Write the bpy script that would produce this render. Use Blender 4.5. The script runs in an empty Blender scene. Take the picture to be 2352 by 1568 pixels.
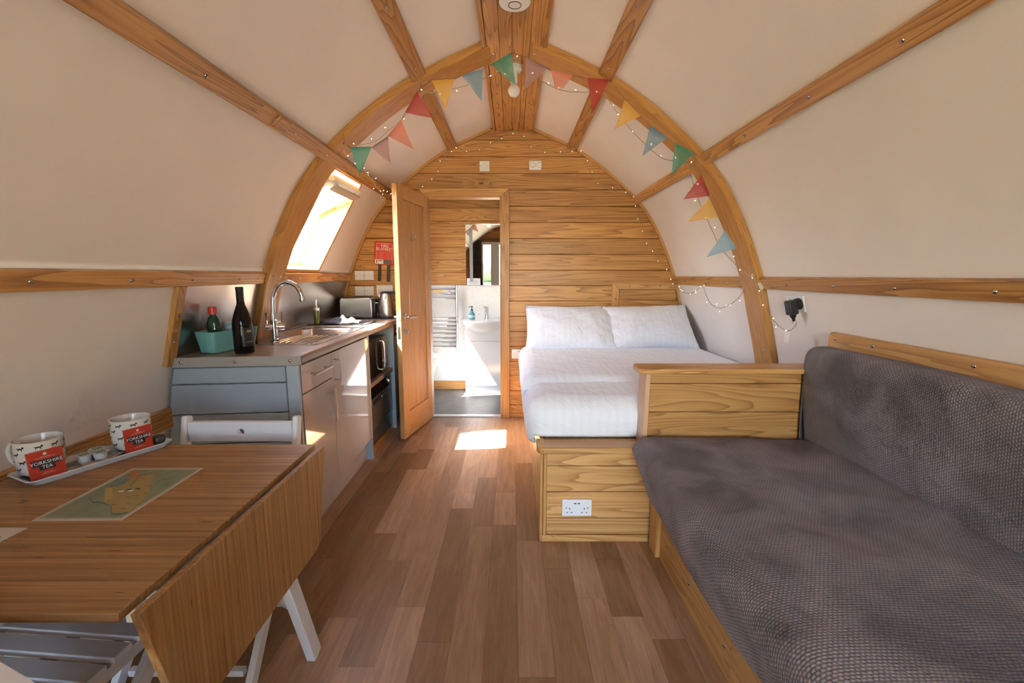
import bpy, bmesh, math, random
from mathutils import Vector, Matrix, Euler
random.seed(7)
R = math.radians
S = bpy.context.scene
COL = S.collection

# ------------------------------------------------------------------ camera, world, sun, exposure
cam_d = bpy.data.cameras.new('camera'); cam = bpy.data.objects.new('camera', cam_d); COL.objects.link(cam)
cam.location = (0, 0, 1.31)
cam.rotation_euler = (R(90 - 8.28), 0, 0)
cam_d.sensor_width = 36.0; cam_d.lens = 1045 / 2352 * 36.0
cam_d.clip_start = 0.02; cam_d.clip_end = 500
S.camera = cam
S.view_settings.view_transform = 'Standard'; S.view_settings.look = 'None'
S.view_settings.gamma = 1.0; S.view_settings.use_curve_mapping = False
S.view_settings.exposure = 1.82
S.cycles.adaptive_threshold = 0.08; S.cycles.adaptive_min_samples = 16
S.cycles.max_bounces = 7; S.cycles.caustics_reflective = False

W = bpy.data.worlds.new('sky'); S.world = W; W.use_nodes = True
wn = W.node_tree.nodes; wl = W.node_tree.links
bg = wn['Background']; sky = wn.new('ShaderNodeTexSky')
sky.sky_type = 'NISHITA'; sky.sun_disc = False; sky.sun_elevation = R(55); sky.sun_rotation = R(249)
sky.air_density = 1.0; sky.dust_density = 2.5; sky.ozone_density = 1.0
whiten = wn.new('ShaderNodeMixRGB'); whiten.inputs[0].default_value = 0.6
hs = wn.new('ShaderNodeHueSaturation'); hs.inputs['Saturation'].default_value = 0.95
wl.new(sky.outputs[0], hs.inputs['Color']); wl.new(hs.outputs[0], bg.inputs['Color'])
wn.remove(whiten)
bg.inputs['Strength'].default_value = 1.7

SUN_DIR = Vector((0.95, 0.36, -1.62))
sd = bpy.data.lights.new('sun', 'SUN'); sd.energy = 40.0; sd.angle = R(0.6); sd.color = (1.0, 0.95, 0.87)
so = bpy.data.objects.new('sun', sd); COL.objects.link(so)
so.rotation_euler = SUN_DIR.to_track_quat('-Z', 'Y').to_euler(); so.location = (-4, -2, 6)

def portal(name, loc, rot, sx, sy):
    d = bpy.data.lights.new(name, 'AREA'); d.shape = 'RECTANGLE'; d.size = sx; d.size_y = sy
    d.cycles.is_portal = True
    o = bpy.data.objects.new(name, d); COL.objects.link(o); o.location = loc; o.rotation_euler = rot
    return o

# ------------------------------------------------------------------ helpers
class B:
    def __init__(s): s.bm = bmesh.new()
    def quad(s, *ps):
        return s.bm.faces.new([s.bm.verts.new(p) for p in ps])
    def box(s, x0, x1, y0, y1, z0, z1, M=None):
        c = [(x0,y0,z0),(x1,y0,z0),(x1,y1,z0),(x0,y1,z0),(x0,y0,z1),(x1,y0,z1),(x1,y1,z1),(x0,y1,z1)]
        if M is not None: c = [M @ Vector(p) for p in c]
        v = [s.bm.verts.new(p) for p in c]
        for f in ((0,3,2,1),(4,5,6,7),(0,1,5,4),(1,2,6,5),(2,3,7,6),(3,0,4,7)): s.bm.faces.new([v[i] for i in f])
        return s
    def bar(s, p0, p1, w, t, up=(0,0,1)):
        p0, p1 = Vector(p0), Vector(p1); d = (p1 - p0); L = d.length; d.normalize()
        up = Vector(up); a = d.cross(up).normalized(); b = a.cross(d).normalized()
        M = Matrix((( a.x,d.x,b.x,p0.x),(a.y,d.y,b.y,p0.y),(a.z,d.z,b.z,p0.z),(0,0,0,1)))
        return s.box(-w/2, w/2, 0, L, -t/2, t/2, M)
    def tube(s, pts, r, n=8, caps=True, closed=False):
        pts = [Vector(p) for p in pts]; m = len(pts)
        rr = r if isinstance(r, (list, tuple)) else [r]*m
        t0 = (pts[1]-pts[0]).normalized()
        a = t0.orthogonal().normalized(); rings = []
        for i, p in enumerate(pts):
            if closed: t = (pts[(i+1)%m]-pts[i-1]).normalized()
            elif i == 0: t = t0
            elif i == m-1: t = (pts[-1]-pts[-2]).normalized()
            else: t = (pts[i+1]-pts[i-1]).normalized()
            a = (a - t*a.dot(t)).normalized(); b = t.cross(a)
            rings.append([s.bm.verts.new(p + (a*math.cos(2*math.pi*k/n) + b*math.sin(2*math.pi*k/n))*rr[i]) for k in range(n)])
        q = m if closed else m-1
        for i in range(q):
            A, C = rings[i], rings[(i+1)%m]
            for k in range(n): s.bm.faces.new((A[k], A[(k+1)%n], C[(k+1)%n], C[k]))
        if caps and not closed:
            s.bm.faces.new(list(reversed(rings[0]))); s.bm.faces.new(rings[-1])
        return s
    def lathe(s, prof, n=24, M=None, close=True):
        rings = []
        for r, z in prof:
            ring = []
            for k in range(n):
                p = Vector((r*math.cos(2*math.pi*k/n), r*math.sin(2*math.pi*k/n), z))
                if M is not None: p = M @ p
                ring.append(s.bm.verts.new(p))
            rings.append(ring)
        for A, C in zip(rings, rings[1:]):
            for k in range(n): s.bm.faces.new((A[k], A[(k+1)%n], C[(k+1)%n], C[k]))
        if close:
            s.bm.faces.new(list(reversed(rings[0]))); s.bm.faces.new(rings[-1])
        return s
    def prism(s, pts, d):
        """closed polygon of 3-D points, extruded by vector d"""
        d = Vector(d); A = [s.bm.verts.new(p) for p in pts]; C = [s.bm.verts.new(Vector(p)+d) for p in pts]
        n = len(pts); s.bm.faces.new(list(reversed(A))); s.bm.faces.new(C)
        for k in range(n): s.bm.faces.new((A[k], A[(k+1)%n], C[(k+1)%n], C[k]))
        return s
    def grid(s, fn, nu, nv, uv=False):
        V = [[s.bm.verts.new(fn(i/nu, j/nv)) for j in range(nv+1)] for i in range(nu+1)]
        lay = s.bm.loops.layers.uv.verify() if uv else None
        for i in range(nu):
            for j in range(nv):
                f = s.bm.faces.new((V[i][j], V[i+1][j], V[i+1][j+1], V[i][j+1]))
                if uv:
                    for l, (a, b) in zip(f.loops, ((i,j),(i+1,j),(i+1,j+1),(i,j+1))): l[lay].uv = (a/nu, b/nv)
        return s
    def build(s, name, mat, parent=None, smooth=False, bevel=0, seg=2, weld=0, ang=35, kind=None, thick=0, recalc=True):
        bm = s.bm
        if weld: bmesh.ops.remove_doubles(bm, verts=bm.verts, dist=weld)
        if recalc: bmesh.ops.recalc_face_normals(bm, faces=bm.faces)
        if bevel:
            es = [e for e in bm.edges if len(e.link_faces) == 2 and e.calc_face_angle(0) > R(30)]
            bf_ = bmesh.ops.bevel(bm, geom=es, offset=bevel, segments=seg, affect='EDGES', profile=0.5, clamp_overlap=True)['faces']
            for f in bf_: f.smooth = True
        if smooth:
            for f in bm.faces: f.smooth = True
            for e in bm.edges:
                e.smooth = not (len(e.link_faces) == 2 and e.calc_face_angle(0) > R(ang))
        me = bpy.data.meshes.new(name); bm.to_mesh(me); bm.free()
        if mat: me.materials.append(mat)
        o = bpy.data.objects.new(name, me); COL.objects.link(o)
        if parent is not None: o.parent = parent
        if kind: o['kind'] = kind
        if thick:
            m = o.modifiers.new('thick', 'SOLIDIFY'); m.thickness = thick; m.offset = 0
        return o

def tag(o, label, cat=None, group=None, kind=None):
    o['label'] = label
    if cat: o['category'] = cat
    if group: o['group'] = group
    if kind: o['kind'] = kind
    return o
def thing(name, label, cat, loc=(0,0,0), rz=0, group=None, rot=None):
    o = bpy.data.objects.new(name, None); COL.objects.link(o); o.empty_display_size = 0.05
    o.location = loc; o.rotation_euler = rot if rot else (0, 0, rz)
    return tag(o, label, cat, group)
def struct(o, label): return tag(o, label, None, None, 'structure')
def inst(name, me, parent, loc, rot=(0,0,0), scale=None):
    o = bpy.data.objects.new(name, me); COL.objects.link(o)
    o.parent = parent; o.location = loc; o.rotation_euler = rot
    if scale: o.scale = scale
    return o
def text(name, body, size, mat, parent, loc, rot, ext=0.0004, align='CENTER', spacing=1.0):
    c = bpy.data.curves.new(name, 'FONT'); c.body = body; c.size = size; c.extrude = ext
    c.align_x = align; c.align_y = 'CENTER'; c.space_character = spacing; c.resolution_u = 3; c.space_line = 0.85
    t = bpy.data.objects.new(name, c); COL.objects.link(t)
    dg = bpy.context.evaluated_depsgraph_get(); me = bpy.data.meshes.new_from_object(t.evaluated_get(dg))
    bpy.data.objects.remove(t); bpy.data.curves.remove(c)
    me.materials.clear(); me.materials.append(mat); me.name = name
    o = bpy.data.objects.new(name, me); COL.objects.link(o); o.parent = parent; o.location = loc; o.rotation_euler = rot
    return o
def cr(pts, n=8):
    """Catmull-Rom through points"""
    P = [Vector(p) for p in pts]; out = []
    for i in range(len(P)-1):
        p0 = P[i-1] if i else P[0]*2-P[1]; p1, p2 = P[i], P[i+1]; p3 = P[i+2] if i+2 < len(P) else P[-1]*2-P[-2]
        for k in range(n):
            t = k/n
            out.append(0.5*((2*p1)+(p2-p0)*t+(2*p0-5*p1+4*p2-p3)*t*t+(3*p1-p0-3*p2+p3)*t**3))
    out.append(P[-1]); return out

# ------------------------------------------------------------------ materials
def mat(name, col, rough=0.5, metal=0.0, spec=0.5, coat=0.0, emit=None, estr=0.0, sheen=0.0):
    m = bpy.data.materials.new(name); m.use_nodes = True
    p = m.node_tree.nodes['Principled BSDF']
    p.inputs['Base Color'].default_value = (*col, 1); p.inputs['Roughness'].default_value = rough
    p.inputs['Metallic'].default_value = metal; p.inputs['Specular IOR Level'].default_value = spec
    p.inputs['Coat Weight'].default_value = coat; p.inputs['Sheen Weight'].default_value = sheen
    if emit:
        p.inputs['Emission Color'].default_value = (*emit, 1); p.inputs['Emission Strength'].default_value = estr
    return m
class N:
    def __init__(s, m): s.m = m; s.t = m.node_tree; s.n = s.t.nodes; s.l = s.t.links; s.p = s.n['Principled BSDF']
    def new(s, ty, **kw):
        x = s.n.new(ty)
        for k, v in kw.items(): setattr(x, k, v)
        return x
    def link(s, a, b): s.l.new(a, b)
    def math(s, op, a, b=None, c=None):
        x = s.n.new('ShaderNodeMath'); x.operation = op
        for i, v in enumerate((a, b, c)):
            if v is None: continue
            if isinstance(v, (int, float)): x.inputs[i].default_value = v
            else: s.l.new(v, x.inputs[i])
        return x.outputs[0]
    def vec(s, uv=False, scale=(1,1,1), rnd=True, rot=(0,0,0)):
        tc = s.n.new('ShaderNodeTexCoord'); v = tc.outputs['UV' if uv else 'Object']
        if rnd:
            oi = s.n.new('ShaderNodeObjectInfo'); vm = s.n.new('ShaderNodeVectorMath'); vm.operation = 'SCALE'
            vm.inputs[0].default_value = (37.1, 91.7, 53.3); s.l.new(oi.outputs['Random'], vm.inputs['Scale'])
            va = s.n.new('ShaderNodeVectorMath'); va.operation = 'ADD'; s.l.new(v, va.inputs[0]); s.l.new(vm.outputs[0], va.inputs[1]); v = va.outputs[0]
        mp = s.n.new('ShaderNodeMapping'); mp.inputs['Scale'].default_value = scale; mp.inputs['Rotation'].default_value = rot
        s.l.new(v, mp.inputs['Vector']); return mp.outputs[0]
    def noise(s, v, scale, detail=2, rough=0.5, dist=0.0):
        x = s.n.new('ShaderNodeTexNoise'); s.l.new(v, x.inputs['Vector']); x.inputs['Scale'].default_value = scale
        x.inputs['Detail'].default_value = detail; x.inputs['Roughness'].default_value = rough; x.inputs['Distortion'].default_value = dist
        return x.outputs['Fac']
    def ramp(s, fac, stops, interp='LINEAR'):
        x = s.n.new('ShaderNodeValToRGB'); e = x.color_ramp.elements; x.color_ramp.interpolation = interp
        e[0].position, e[0].color = stops[0][0], (*stops[0][1], 1); e[1].position, e[1].color = stops[-1][0], (*stops[-1][1], 1)
        for po, c in stops[1:-1]:
            q = e.new(po); q.color = (*c, 1)
        s.l.new(fac, x.inputs[0]); return x.outputs[0]
    def mix(s, fac, a, b, blend='MIX'):
        x = s.n.new('ShaderNodeMixRGB'); x.blend_type = blend
        for i, v in enumerate((fac, a, b)):
            if isinstance(v, (int, float)): x.inputs[i].default_value = v
            elif isinstance(v, tuple): x.inputs[i].default_value = (*v, 1)
            else: s.l.new(v, x.inputs[i])
        return x.outputs[0]
    def bump(s, h, strength=0.2, dist=0.01):
        x = s.n.new('ShaderNodeBump'); x.inputs['Strength'].default_value = strength; x.inputs['Distance'].default_value = dist
        s.l.new(h, x.inputs['Height']); s.l.new(x.outputs[0], s.p.inputs['Normal'])
    def base(s, c): s.l.new(c, s.p.inputs['Base Color'])

def pine(name, axis='X', light=(0.62,0.325,0.098), mid=(0.455,0.20,0.051), dark=(0.185,0.062,0.016), rings=15.0, uv=False, across=7.5, along=0.32, knots=True, rough=0.36, var=0.30):
    m = mat(name, mid, rough, spec=0.45); n = N(m)
    sc = {'X': (along, across, across), 'Y': (across, along, across), 'Z': (across, across, along)}[axis]
    v = n.vec(uv, sc)
    f = n.noise(v, 1.15, 2.5, 0.5, 0.35)
    fs = {'X': (3, 170, 170), 'Y': (170, 3, 170), 'Z': (170, 170, 3)}[axis]
    vf = n.vec(uv, fs)
    fine = n.noise(vf, 1.0, 2, 0.6)
    r = n.math('MULTIPLY', f, rings)
    if knots:
        kv = n.vec(uv, {'X': (1.9, 4.5, 4.5), 'Y': (4.5, 1.9, 4.5), 'Z': (4.5, 4.5, 1.9)}[axis])
        vo = n.new('ShaderNodeTexVoronoi'); vo.inputs['Scale'].default_value = 1.0; n.link(kv, vo.inputs['Vector'])
        kd = vo.outputs['Distance']
        bend = n.math('POWER', n.math('SUBTRACT', 1.0, n.math('MINIMUM', n.math('MULTIPLY', kd, 2.4), 1.0)), 2.0)
        sep = n.new('ShaderNodeSeparateColor'); n.link(vo.outputs['Color'], sep.inputs[0])
        has = n.math('GREATER_THAN', sep.outputs[0], 0.5)
        r = n.math('ADD', r, n.math('MULTIPLY', n.math('MULTIPLY', bend, 2.2), has))
    fr = n.math('FRACT', r)
    fr = n.math('ADD', n.math('MULTIPLY', fr, 0.9), n.math('MULTIPLY', fine, 0.10))
    c = n.ramp(fr, [(0.0, light), (0.35, tuple(0.75*a+0.25*b for a, b in zip(light, mid))), (0.66, mid), (0.82, tuple(0.55*a+0.45*b for a, b in zip(mid, dark))), (0.9, dark), (0.95, tuple(0.5*a+0.5*b for a, b in zip(mid, dark))), (1.0, light)])
    big = n.noise(n.vec(uv, {'X': (0.4, 2, 2), 'Y': (2, 0.4, 2), 'Z': (2, 2, 0.4)}[axis]), 1.0, 2, 0.5)
    soft = n.ramp(big, [(0.35, light), (0.7, mid)])
    c = n.mix(0.34, c, soft)
    c = n.mix(0.35, c, n.ramp(fine, [(0.3, (0.62,0.62,0.62)), (0.65, (1.12,1.12,1.12))]), 'MULTIPLY')
    if knots:
        km = n.math('MULTIPLY', n.math('LESS_THAN', n.math('ADD', kd, n.math('MULTIPLY', fine, 0.03)), 0.052), has)
        c = n.mix(km, c, (0.10, 0.035, 0.012))
    oi = n.new('ShaderNodeObjectInfo'); hsv = n.new('ShaderNodeHueSaturation')
    n.link(n.math('ADD', n.math('MULTIPLY', oi.outputs['Random'], var), 1.0 - var/2), hsv.inputs['Value'])
    n.link(c, hsv.inputs['Color']); n.base(hsv.outputs[0])
    return m

PX = pine('pine_along_x', 'X'); PY = pine('pine_along_y', 'Y'); PZ = pine('pine_along_z', 'Z')
PUV = pine('glulam_pine', 'X', uv=True, across=1.5, along=1.0, rings=12, knots=False, light=(0.57,0.285,0.082), mid=(0.47,0.215,0.056), dark=(0.33,0.138,0.034), var=0.05)
PXL = pine('light_pine_along_x', 'X', light=(0.68,0.39,0.145), mid=(0.54,0.27,0.082), dark=(0.28,0.11,0.03))
PXB = pine('bed_end_pine', 'X', light=(0.72,0.42,0.165), mid=(0.58,0.295,0.095), dark=(0.30,0.115,0.03), across=4.6, along=0.36, rings=20, var=0.12)
PXF = pine('footboard_pine', 'X', light=(0.58,0.31,0.105), mid=(0.45,0.21,0.062), dark=(0.22,0.08,0.02), across=4.6, along=0.36, rings=22, var=0.12)
PYL = pine('light_pine_along_y', 'Y', light=(0.66,0.37,0.13), mid=(0.52,0.255,0.075), dark=(0.32,0.135,0.038), knots=False)
PZL = pine('light_pine_along_z', 'Z', light=(0.65,0.365,0.128), mid=(0.51,0.25,0.073), dark=(0.32,0.135,0.038), knots=False)
OAK = pine('oak_along_z', 'Z', light=(0.60,0.34,0.135), mid=(0.54,0.285,0.10), dark=(0.44,0.215,0.07), rings=26, knots=False, across=9, rough=0.33, var=0.08)

def bamboo(name, axis):
    m = mat(name, (0.4,0.2,0.07), 0.48, spec=0.35); n = N(m)
    sc = {'X': (1.8, 95, 95), 'Y': (95, 1.8, 95), 'Z': (95, 95, 1.8)}[axis]
    a = n.noise(n.vec(False, sc, False), 1.0, 3, 0.65)
    c = n.ramp(a, [(0.28, (0.21,0.10,0.034)), (0.5, (0.35,0.178,0.063)), (0.72, (0.48,0.265,0.10))])
    sp = {'X': (14, 140, 140), 'Y': (140, 14, 140), 'Z': (140, 140, 14)}[axis]
    b = n.noise(n.vec(False, sp, False), 1.0, 1, 0.5)
    c = n.mix(n.math('LESS_THAN', b, 0.235), c, (0.15,0.065,0.022)); n.base(c)
    return m
BAX, BAZ = bamboo('bamboo_along_x', 'X'), bamboo('bamboo_along_z', 'Z')

def floorwood():
    m = mat('vinyl_plank', (0.3,0.19,0.12), 0.38, spec=0.45); n = N(m)
    g = n.noise(n.vec(False, (30, 2.6, 10)), 1.0, 5, 0.68, 0.9)
    fl = n.noise(n.vec(False, (5, 0.7, 1)), 1.0, 2, 0.5)
    k = n.math('FRACT', n.math('MULTIPLY', fl, 9.0))
    fg = n.noise(n.vec(False, (150, 7, 20)), 1.0, 3, 0.7)
    c = n.ramp(n.math('ADD', n.math('ADD', n.math('MULTIPLY', g, 0.62), n.math('MULTIPLY', k, 0.07)), n.math('MULTIPLY', fg, 0.30)), [(0.25, (0.22,0.118,0.060)), (0.5, (0.345,0.198,0.108)), (0.78, (0.49,0.312,0.185))])
    oi = n.new('ShaderNodeObjectInfo'); hsv = n.new('ShaderNodeHueSaturation')
    n.link(n.math('ADD', n.math('MULTIPLY', oi.outputs['Random'], 0.62), 0.72), hsv.inputs['Value'])
    n.link(n.math('SUBTRACT', 1.12, n.math('MULTIPLY', oi.outputs['Random'], 0.18)), hsv.inputs['Saturation'])
    n.link(c, hsv.inputs['Color']); n.base(hsv.outputs[0])
    return m
FLOOR = floorwood()

def panelmat():
    m = mat('cream_panel', (0.80,0.735,0.655), 0.62, spec=0.3); n = N(m)
    a = n.noise(n.vec(False, (1, 1, 1), False), 420, 2, 0.7)
    b = n.noise(n.vec(False, (1, 1, 1), False), 3, 2, 0.5)
    c = n.ramp(b, [(0.3, (0.80,0.732,0.68)), (0.7, (0.83,0.762,0.71))]); n.base(c); n.bump(a, 0.10, 0.002)
    return m
PANEL = panelmat()

def linen():
    m = mat('white_striped_cotton', (0.86,0.88,0.92), 0.72, sheen=0.15); n = N(m)
    tc = n.new('ShaderNodeTexCoord'); sx = n.new('ShaderNodeSeparateXYZ'); n.link(tc.outputs['Object'], sx.inputs[0])
    st = n.math('GREATER_THAN', n.math('SINE', n.math('MULTIPLY', sx.outputs[0], 2*math.pi/0.045)), 0.0)
    n.base(n.mix(st, (0.815,0.853,0.915), (0.835,0.87,0.93)))
    v = n.vec(False, (1, 1, 1), True)
    w = n.noise(v, 9, 3, 0.55, 0.6)
    n.bump(w, 0.45, 0.035)
    rr = n.math('ADD', n.math('MULTIPLY', st, -0.22), 0.78); n.link(rr, n.p.inputs['Roughness'])
    return m
LINEN = linen()

def throwmat():
    m = mat('brown_grey_waffle_fleece', (0.12,0.10,0.10), 0.95, spec=0.15, sheen=0.35); n = N(m)
    n.p.inputs['Sheen Tint'].default_value = (0.75,0.68,0.72,1); n.p.inputs['Sheen Roughness'].default_value = 0.5
    tc = n.new('ShaderNodeTexCoord'); s = n.new('ShaderNodeSeparateXYZ'); n.link(tc.outputs['UV'], s.inputs[0])
    wob = n.noise(n.vec(True, (1, 1, 1), False), 16, 2, 0.5)
    cell = 0.0108
    u = n.math('ADD', n.math('DIVIDE', s.outputs[0], cell), n.math('MULTIPLY', wob, 1.0)); v = n.math('ADD', n.math('DIVIDE', s.outputs[1], cell*0.72), n.math('MULTIPLY', wob, 0.8))
    row = n.math('FLOOR', v)
    u2 = n.math('ADD', u, n.math('MULTIPLY', n.math('MODULO', row, 2.0), 0.5))
    a = n.math('ABSOLUTE', n.math('SINE', n.math('MULTIPLY', u2, math.pi)))
    b = n.math('ABSOLUTE', n.math('SINE', n.math('MULTIPLY', v, math.pi)))
    h = n.math('POWER', n.math('MULTIPLY', a, b), 0.8)
    fuzz = n.noise(n.vec(True, (1, 1, 1), False), 900, 2, 0.7)
    nap = n.noise(n.vec(True, (1, 1, 1), False), 4.2, 3, 0.55, 0.6)
    c = n.ramp(n.math('ADD', n.math('MULTIPLY', h, 0.65), n.math('MULTIPLY', fuzz, 0.42)), [(0.15, (0.085,0.067,0.064)), (0.55, (0.225,0.188,0.183)), (1.0, (0.37,0.322,0.318))])
    c = n.mix(0.75, c, n.ramp(nap, [(0.34, (0.45,0.43,0.43)), (0.5, (0.98,0.97,0.97)), (0.66, (1.4,1.37,1.38))]), 'MULTIPLY')
    n.base(c); n.bump(n.math('ADD', h, n.math('MULTIPLY', fuzz, 0.6)), 0.75, 0.0045)
    return m
THROW = throwmat()

def brushed(name, col, rough=0.28, axis=(2, 300, 2), amp=0.16):
    m = mat(name, col, rough, 1.0); n = N(m)
    a = n.noise(n.vec(False, axis, False), 1.0, 2, 0.6)
    n.link(n.math('ADD', n.math('MULTIPLY', a, amp), rough-amp/2), n.p.inputs['Roughness'])
    return m
STEEL = brushed('brushed_steel', (0.55,0.56,0.57)); SPLASH = brushed('splashback_steel', (0.50,0.48,0.46), 0.30, (3, 5, 260), 0.05)
SINK = brushed('sink_steel', (0.62,0.63,0.64), 0.20, (200, 3, 200)); CHROME = mat('chrome', (0.78,0.78,0.80), 0.07, 1.0)
WHITEP = mat('white_plastic', (0.82,0.82,0.83), 0.35); BLACKP = mat('black_plastic', (0.015,0.015,0.017), 0.35)
BLACKG = mat('black_glass', (0.008,0.008,0.010), 0.05); DARKSLOT = mat('dark_slot', (0.03,0.03,0.03), 0.6)
WHITEPAINT = mat('white_paint', (0.74,0.75,0.78), 0.4); BLUEPAINT = mat('pale_blue_grey_paint', (0.36,0.43,0.49), 0.42)
GLOSS = mat('taupe_gloss_door', (0.52,0.475,0.455), 0.07, coat=0.6); EDGE = mat('grey_edge_strip', (0.36,0.335,0.32), 0.4)
CERAMIC = mat('white_ceramic', (0.85,0.86,0.88), 0.08); RED = mat('red_plastic', (0.62,0.05,0.035), 0.35)
SCREW = mat('screw_steel', (0.42,0.40,0.38), 0.25, 1.0); NICKEL = mat('satin_nickel', (0.62,0.60,0.57), 0.28, 1.0)
INKW = mat('white_print', (0.85,0.82,0.78), 0.6); INKK = mat('black_print', (0.02,0.02,0.02), 0.6); INKG = mat('grey_print', (0.3,0.3,0.3), 0.6)
PAPER = mat('laminated_paper', (0.62,0.58,0.52), 0.28); DARKGREY = mat('dark_grey_paint', (0.10,0.11,0.12), 0.5)
WIRE = mat('clear_wire', (0.33,0.27,0.20), 0.35); BULB = mat('warm_bulb', (1,0.8,0.5), 0.3, emit=(1.0,0.72,0.38), estr=2.2)

BULB.cycles.emission_sampling = 'NONE'      # too faint to sample one by one
def worktopmat():
    m = mat('worktop_laminate', (0.36,0.27,0.2), 0.33); n = N(m)
    a = n.noise(n.vec(False, (60, 4, 30), False), 1.0, 4, 0.65); b = n.noise(n.vec(False, (6, 1.5, 3), False), 1.0, 2, 0.5)
    n.base(n.ramp(n.math('ADD', n.math('MULTIPLY', a, 0.6), n.math('MULTIPLY', b, 0.4)), [(0.3, (0.22,0.155,0.115)), (0.5, (0.33,0.245,0.19)), (0.7, (0.42,0.325,0.26))]))
    return m
TOPLAM = worktopmat()
def specklemat():
    m = mat('white_speckled_panel', (0.86,0.86,0.85), 0.15); n = N(m)
    a = n.noise(n.vec(False, (1, 1, 1), False), 60, 3, 0.7)
    n.base(n.ramp(a, [(0.3, (0.70,0.68,0.65)), (0.42, (0.87,0.87,0.86)), (1.0, (0.90,0.90,0.89))])); return m
SPECK = specklemat()
def bathfloormat():
    m = mat('grey_vinyl', (0.10,0.10,0.11), 0.45); n = N(m)
    a = n.noise(n.vec(False, (1, 1, 1), False), 8, 4, 0.6)
    n.base(n.ramp(a, [(0.3, (0.075,0.078,0.082)), (0.7, (0.135,0.135,0.14))])); return m
BATHF = bathfloormat()
def glassmat(name, tint=(1,1,1), gl=0.06, rough=0.02):
    m = bpy.data.materials.new(name); m.use_nodes = True; t = m.node_tree; t.nodes.clear()
    o = t.nodes.new('ShaderNodeOutputMaterial'); a = t.nodes.new('ShaderNodeBsdfTransparent'); g = t.nodes.new('ShaderNodeBsdfGlossy'); x = t.nodes.new('ShaderNodeMixShader')
    a.inputs[0].default_value = (*tint, 1); g.inputs['Roughness'].default_value = rough; x.inputs[0].default_value = gl
    t.links.new(a.outputs[0], x.inputs[1]); t.links.new(g.outputs[0], x.inputs[2]); t.links.new(x.outputs[0], o.inputs[0]); return m
GLASS = glassmat('window_glass'); MIRROR = mat('mirror_silver', (0.9,0.91,0.91), 0.01, 1.0)
def clothmat(name, col):
    m = mat(name, col, 0.85); n = N(m)
    a = n.noise(n.vec(False, (1, 1, 1), True), 700, 2, 0.7)
    n.base(n.mix(0.35, tuple(col), n.ramp(a, [(0.3, (0.6,0.6,0.6)), (0.7, (1.25,1.25,1.25))]), 'MULTIPLY'))
    t = n.new('ShaderNodeBsdfTranslucent'); t.inputs[0].default_value = (*col, 1); tr = n.new('ShaderNodeBsdfTransparent')
    x = n.new('ShaderNodeMixShader'); x.inputs[0].default_value = 0.35
    y = n.new('ShaderNodeMixShader'); y.inputs[0].default_value = 0.20
    out = n.n['Material Output']; n.link(n.p.outputs[0], x.inputs[1]); n.link(t.outputs[0], x.inputs[2])
    n.link(x.outputs[0], y.inputs[1]); n.link(tr.outputs[0], y.inputs[2]); n.link(y.outputs[0], out.inputs[0])
    return m
CL = {'teal': clothmat('teal_cotton', (0.10,0.40,0.30)), 'mauve': clothmat('mauve_cotton', (0.52,0.34,0.36)), 'coral': clothmat('coral_cotton', (0.80,0.28,0.20)),
      'red': clothmat('red_cotton', (0.56,0.075,0.07)), 'yellow': clothmat('yellow_cotton', (0.86,0.53,0.12)), 'blue': clothmat('blue_cotton', (0.24,0.40,0.55)), 'light blue': clothmat('light_blue_cotton', (0.33,0.55,0.72))}

# ------------------------------------------------------------------ the arched shell
PROF = [(0.0,2.60),(0.10,2.582),(0.174,2.552),(0.40,2.455),(0.60,2.355),(0.826,2.20),(1.05,2.005),(1.206,1.82),(1.33,1.60),(1.412,1.41),(1.469,1.248),(1.51,1.085),(1.540,0.967),(1.585,0.77),(1.612,0.5),(1.625,0.2),(1.63,0.0)]
def smst(a, b, x):
    t = min(1, max(0, (x-a)/(b-a))); return t*t*(3-2*t)
def _mk(side):
    pts = []
    for p in cr([(x, z, 0) for x, z in PROF], 6):
        x, z = p.x, p.y
        if side < 0: x = -x
        pts.append((x, z))
    return pts
PR = {1: _mk(1), -1: _mk(-1)}
def px_at(side, z):
    P = PR[side]
    for (x0, z0), (x1, z1) in zip(P, P[1:]):
        if z1 <= z <= z0: return x0 + (x1-x0)*(z0-z)/max(1e-9, z0-z1)
    return P[-1][0]
def pz_at_x(x):
    side = 1 if x >= 0 else -1; P = PR[side]
    for (x0, z0), (x1, z1) in zip(P, P[1:]):
        if min(abs(x0),abs(x1)) <= abs(x) <= max(abs(x0),abs(x1)) and abs(x1) > abs(x0): return z0 + (z1-z0)*(abs(x)-abs(x0))/(abs(x1)-abs(x0))
    return 0
def frame(side, z):
    """point, tangent (downwards), inward normal of the section at height z"""
    x = px_at(side, z); xa, xb = px_at(side, z+0.02), px_at(side, z-0.02)
    t = Vector((xb-xa, 0, -0.04)).normalized(); nrm = Vector((-t.z*-side*-1, 0, 0))
    nrm = Vector((t.z, 0, -t.x)) if side > 0 else Vector((-t.z, 0, t.x))
    return Vector((x, 0, z)), t, nrm
YN, YF, YB = -1.25, 4.11, 5.17       # front gable, far cross wall, back of the bathroom
def section(side, z_top, z_bot):
    P = PR[side]; out = [(px_at(side, z_top), z_top)] if z_top < 2.6 else [(0.0, 2.6)]
    out += [p for p in P if z_bot+1e-3 < p[1] < z_top-1e-3]
    out.append((px_at(side, z_bot), z_bot)); return out
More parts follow.
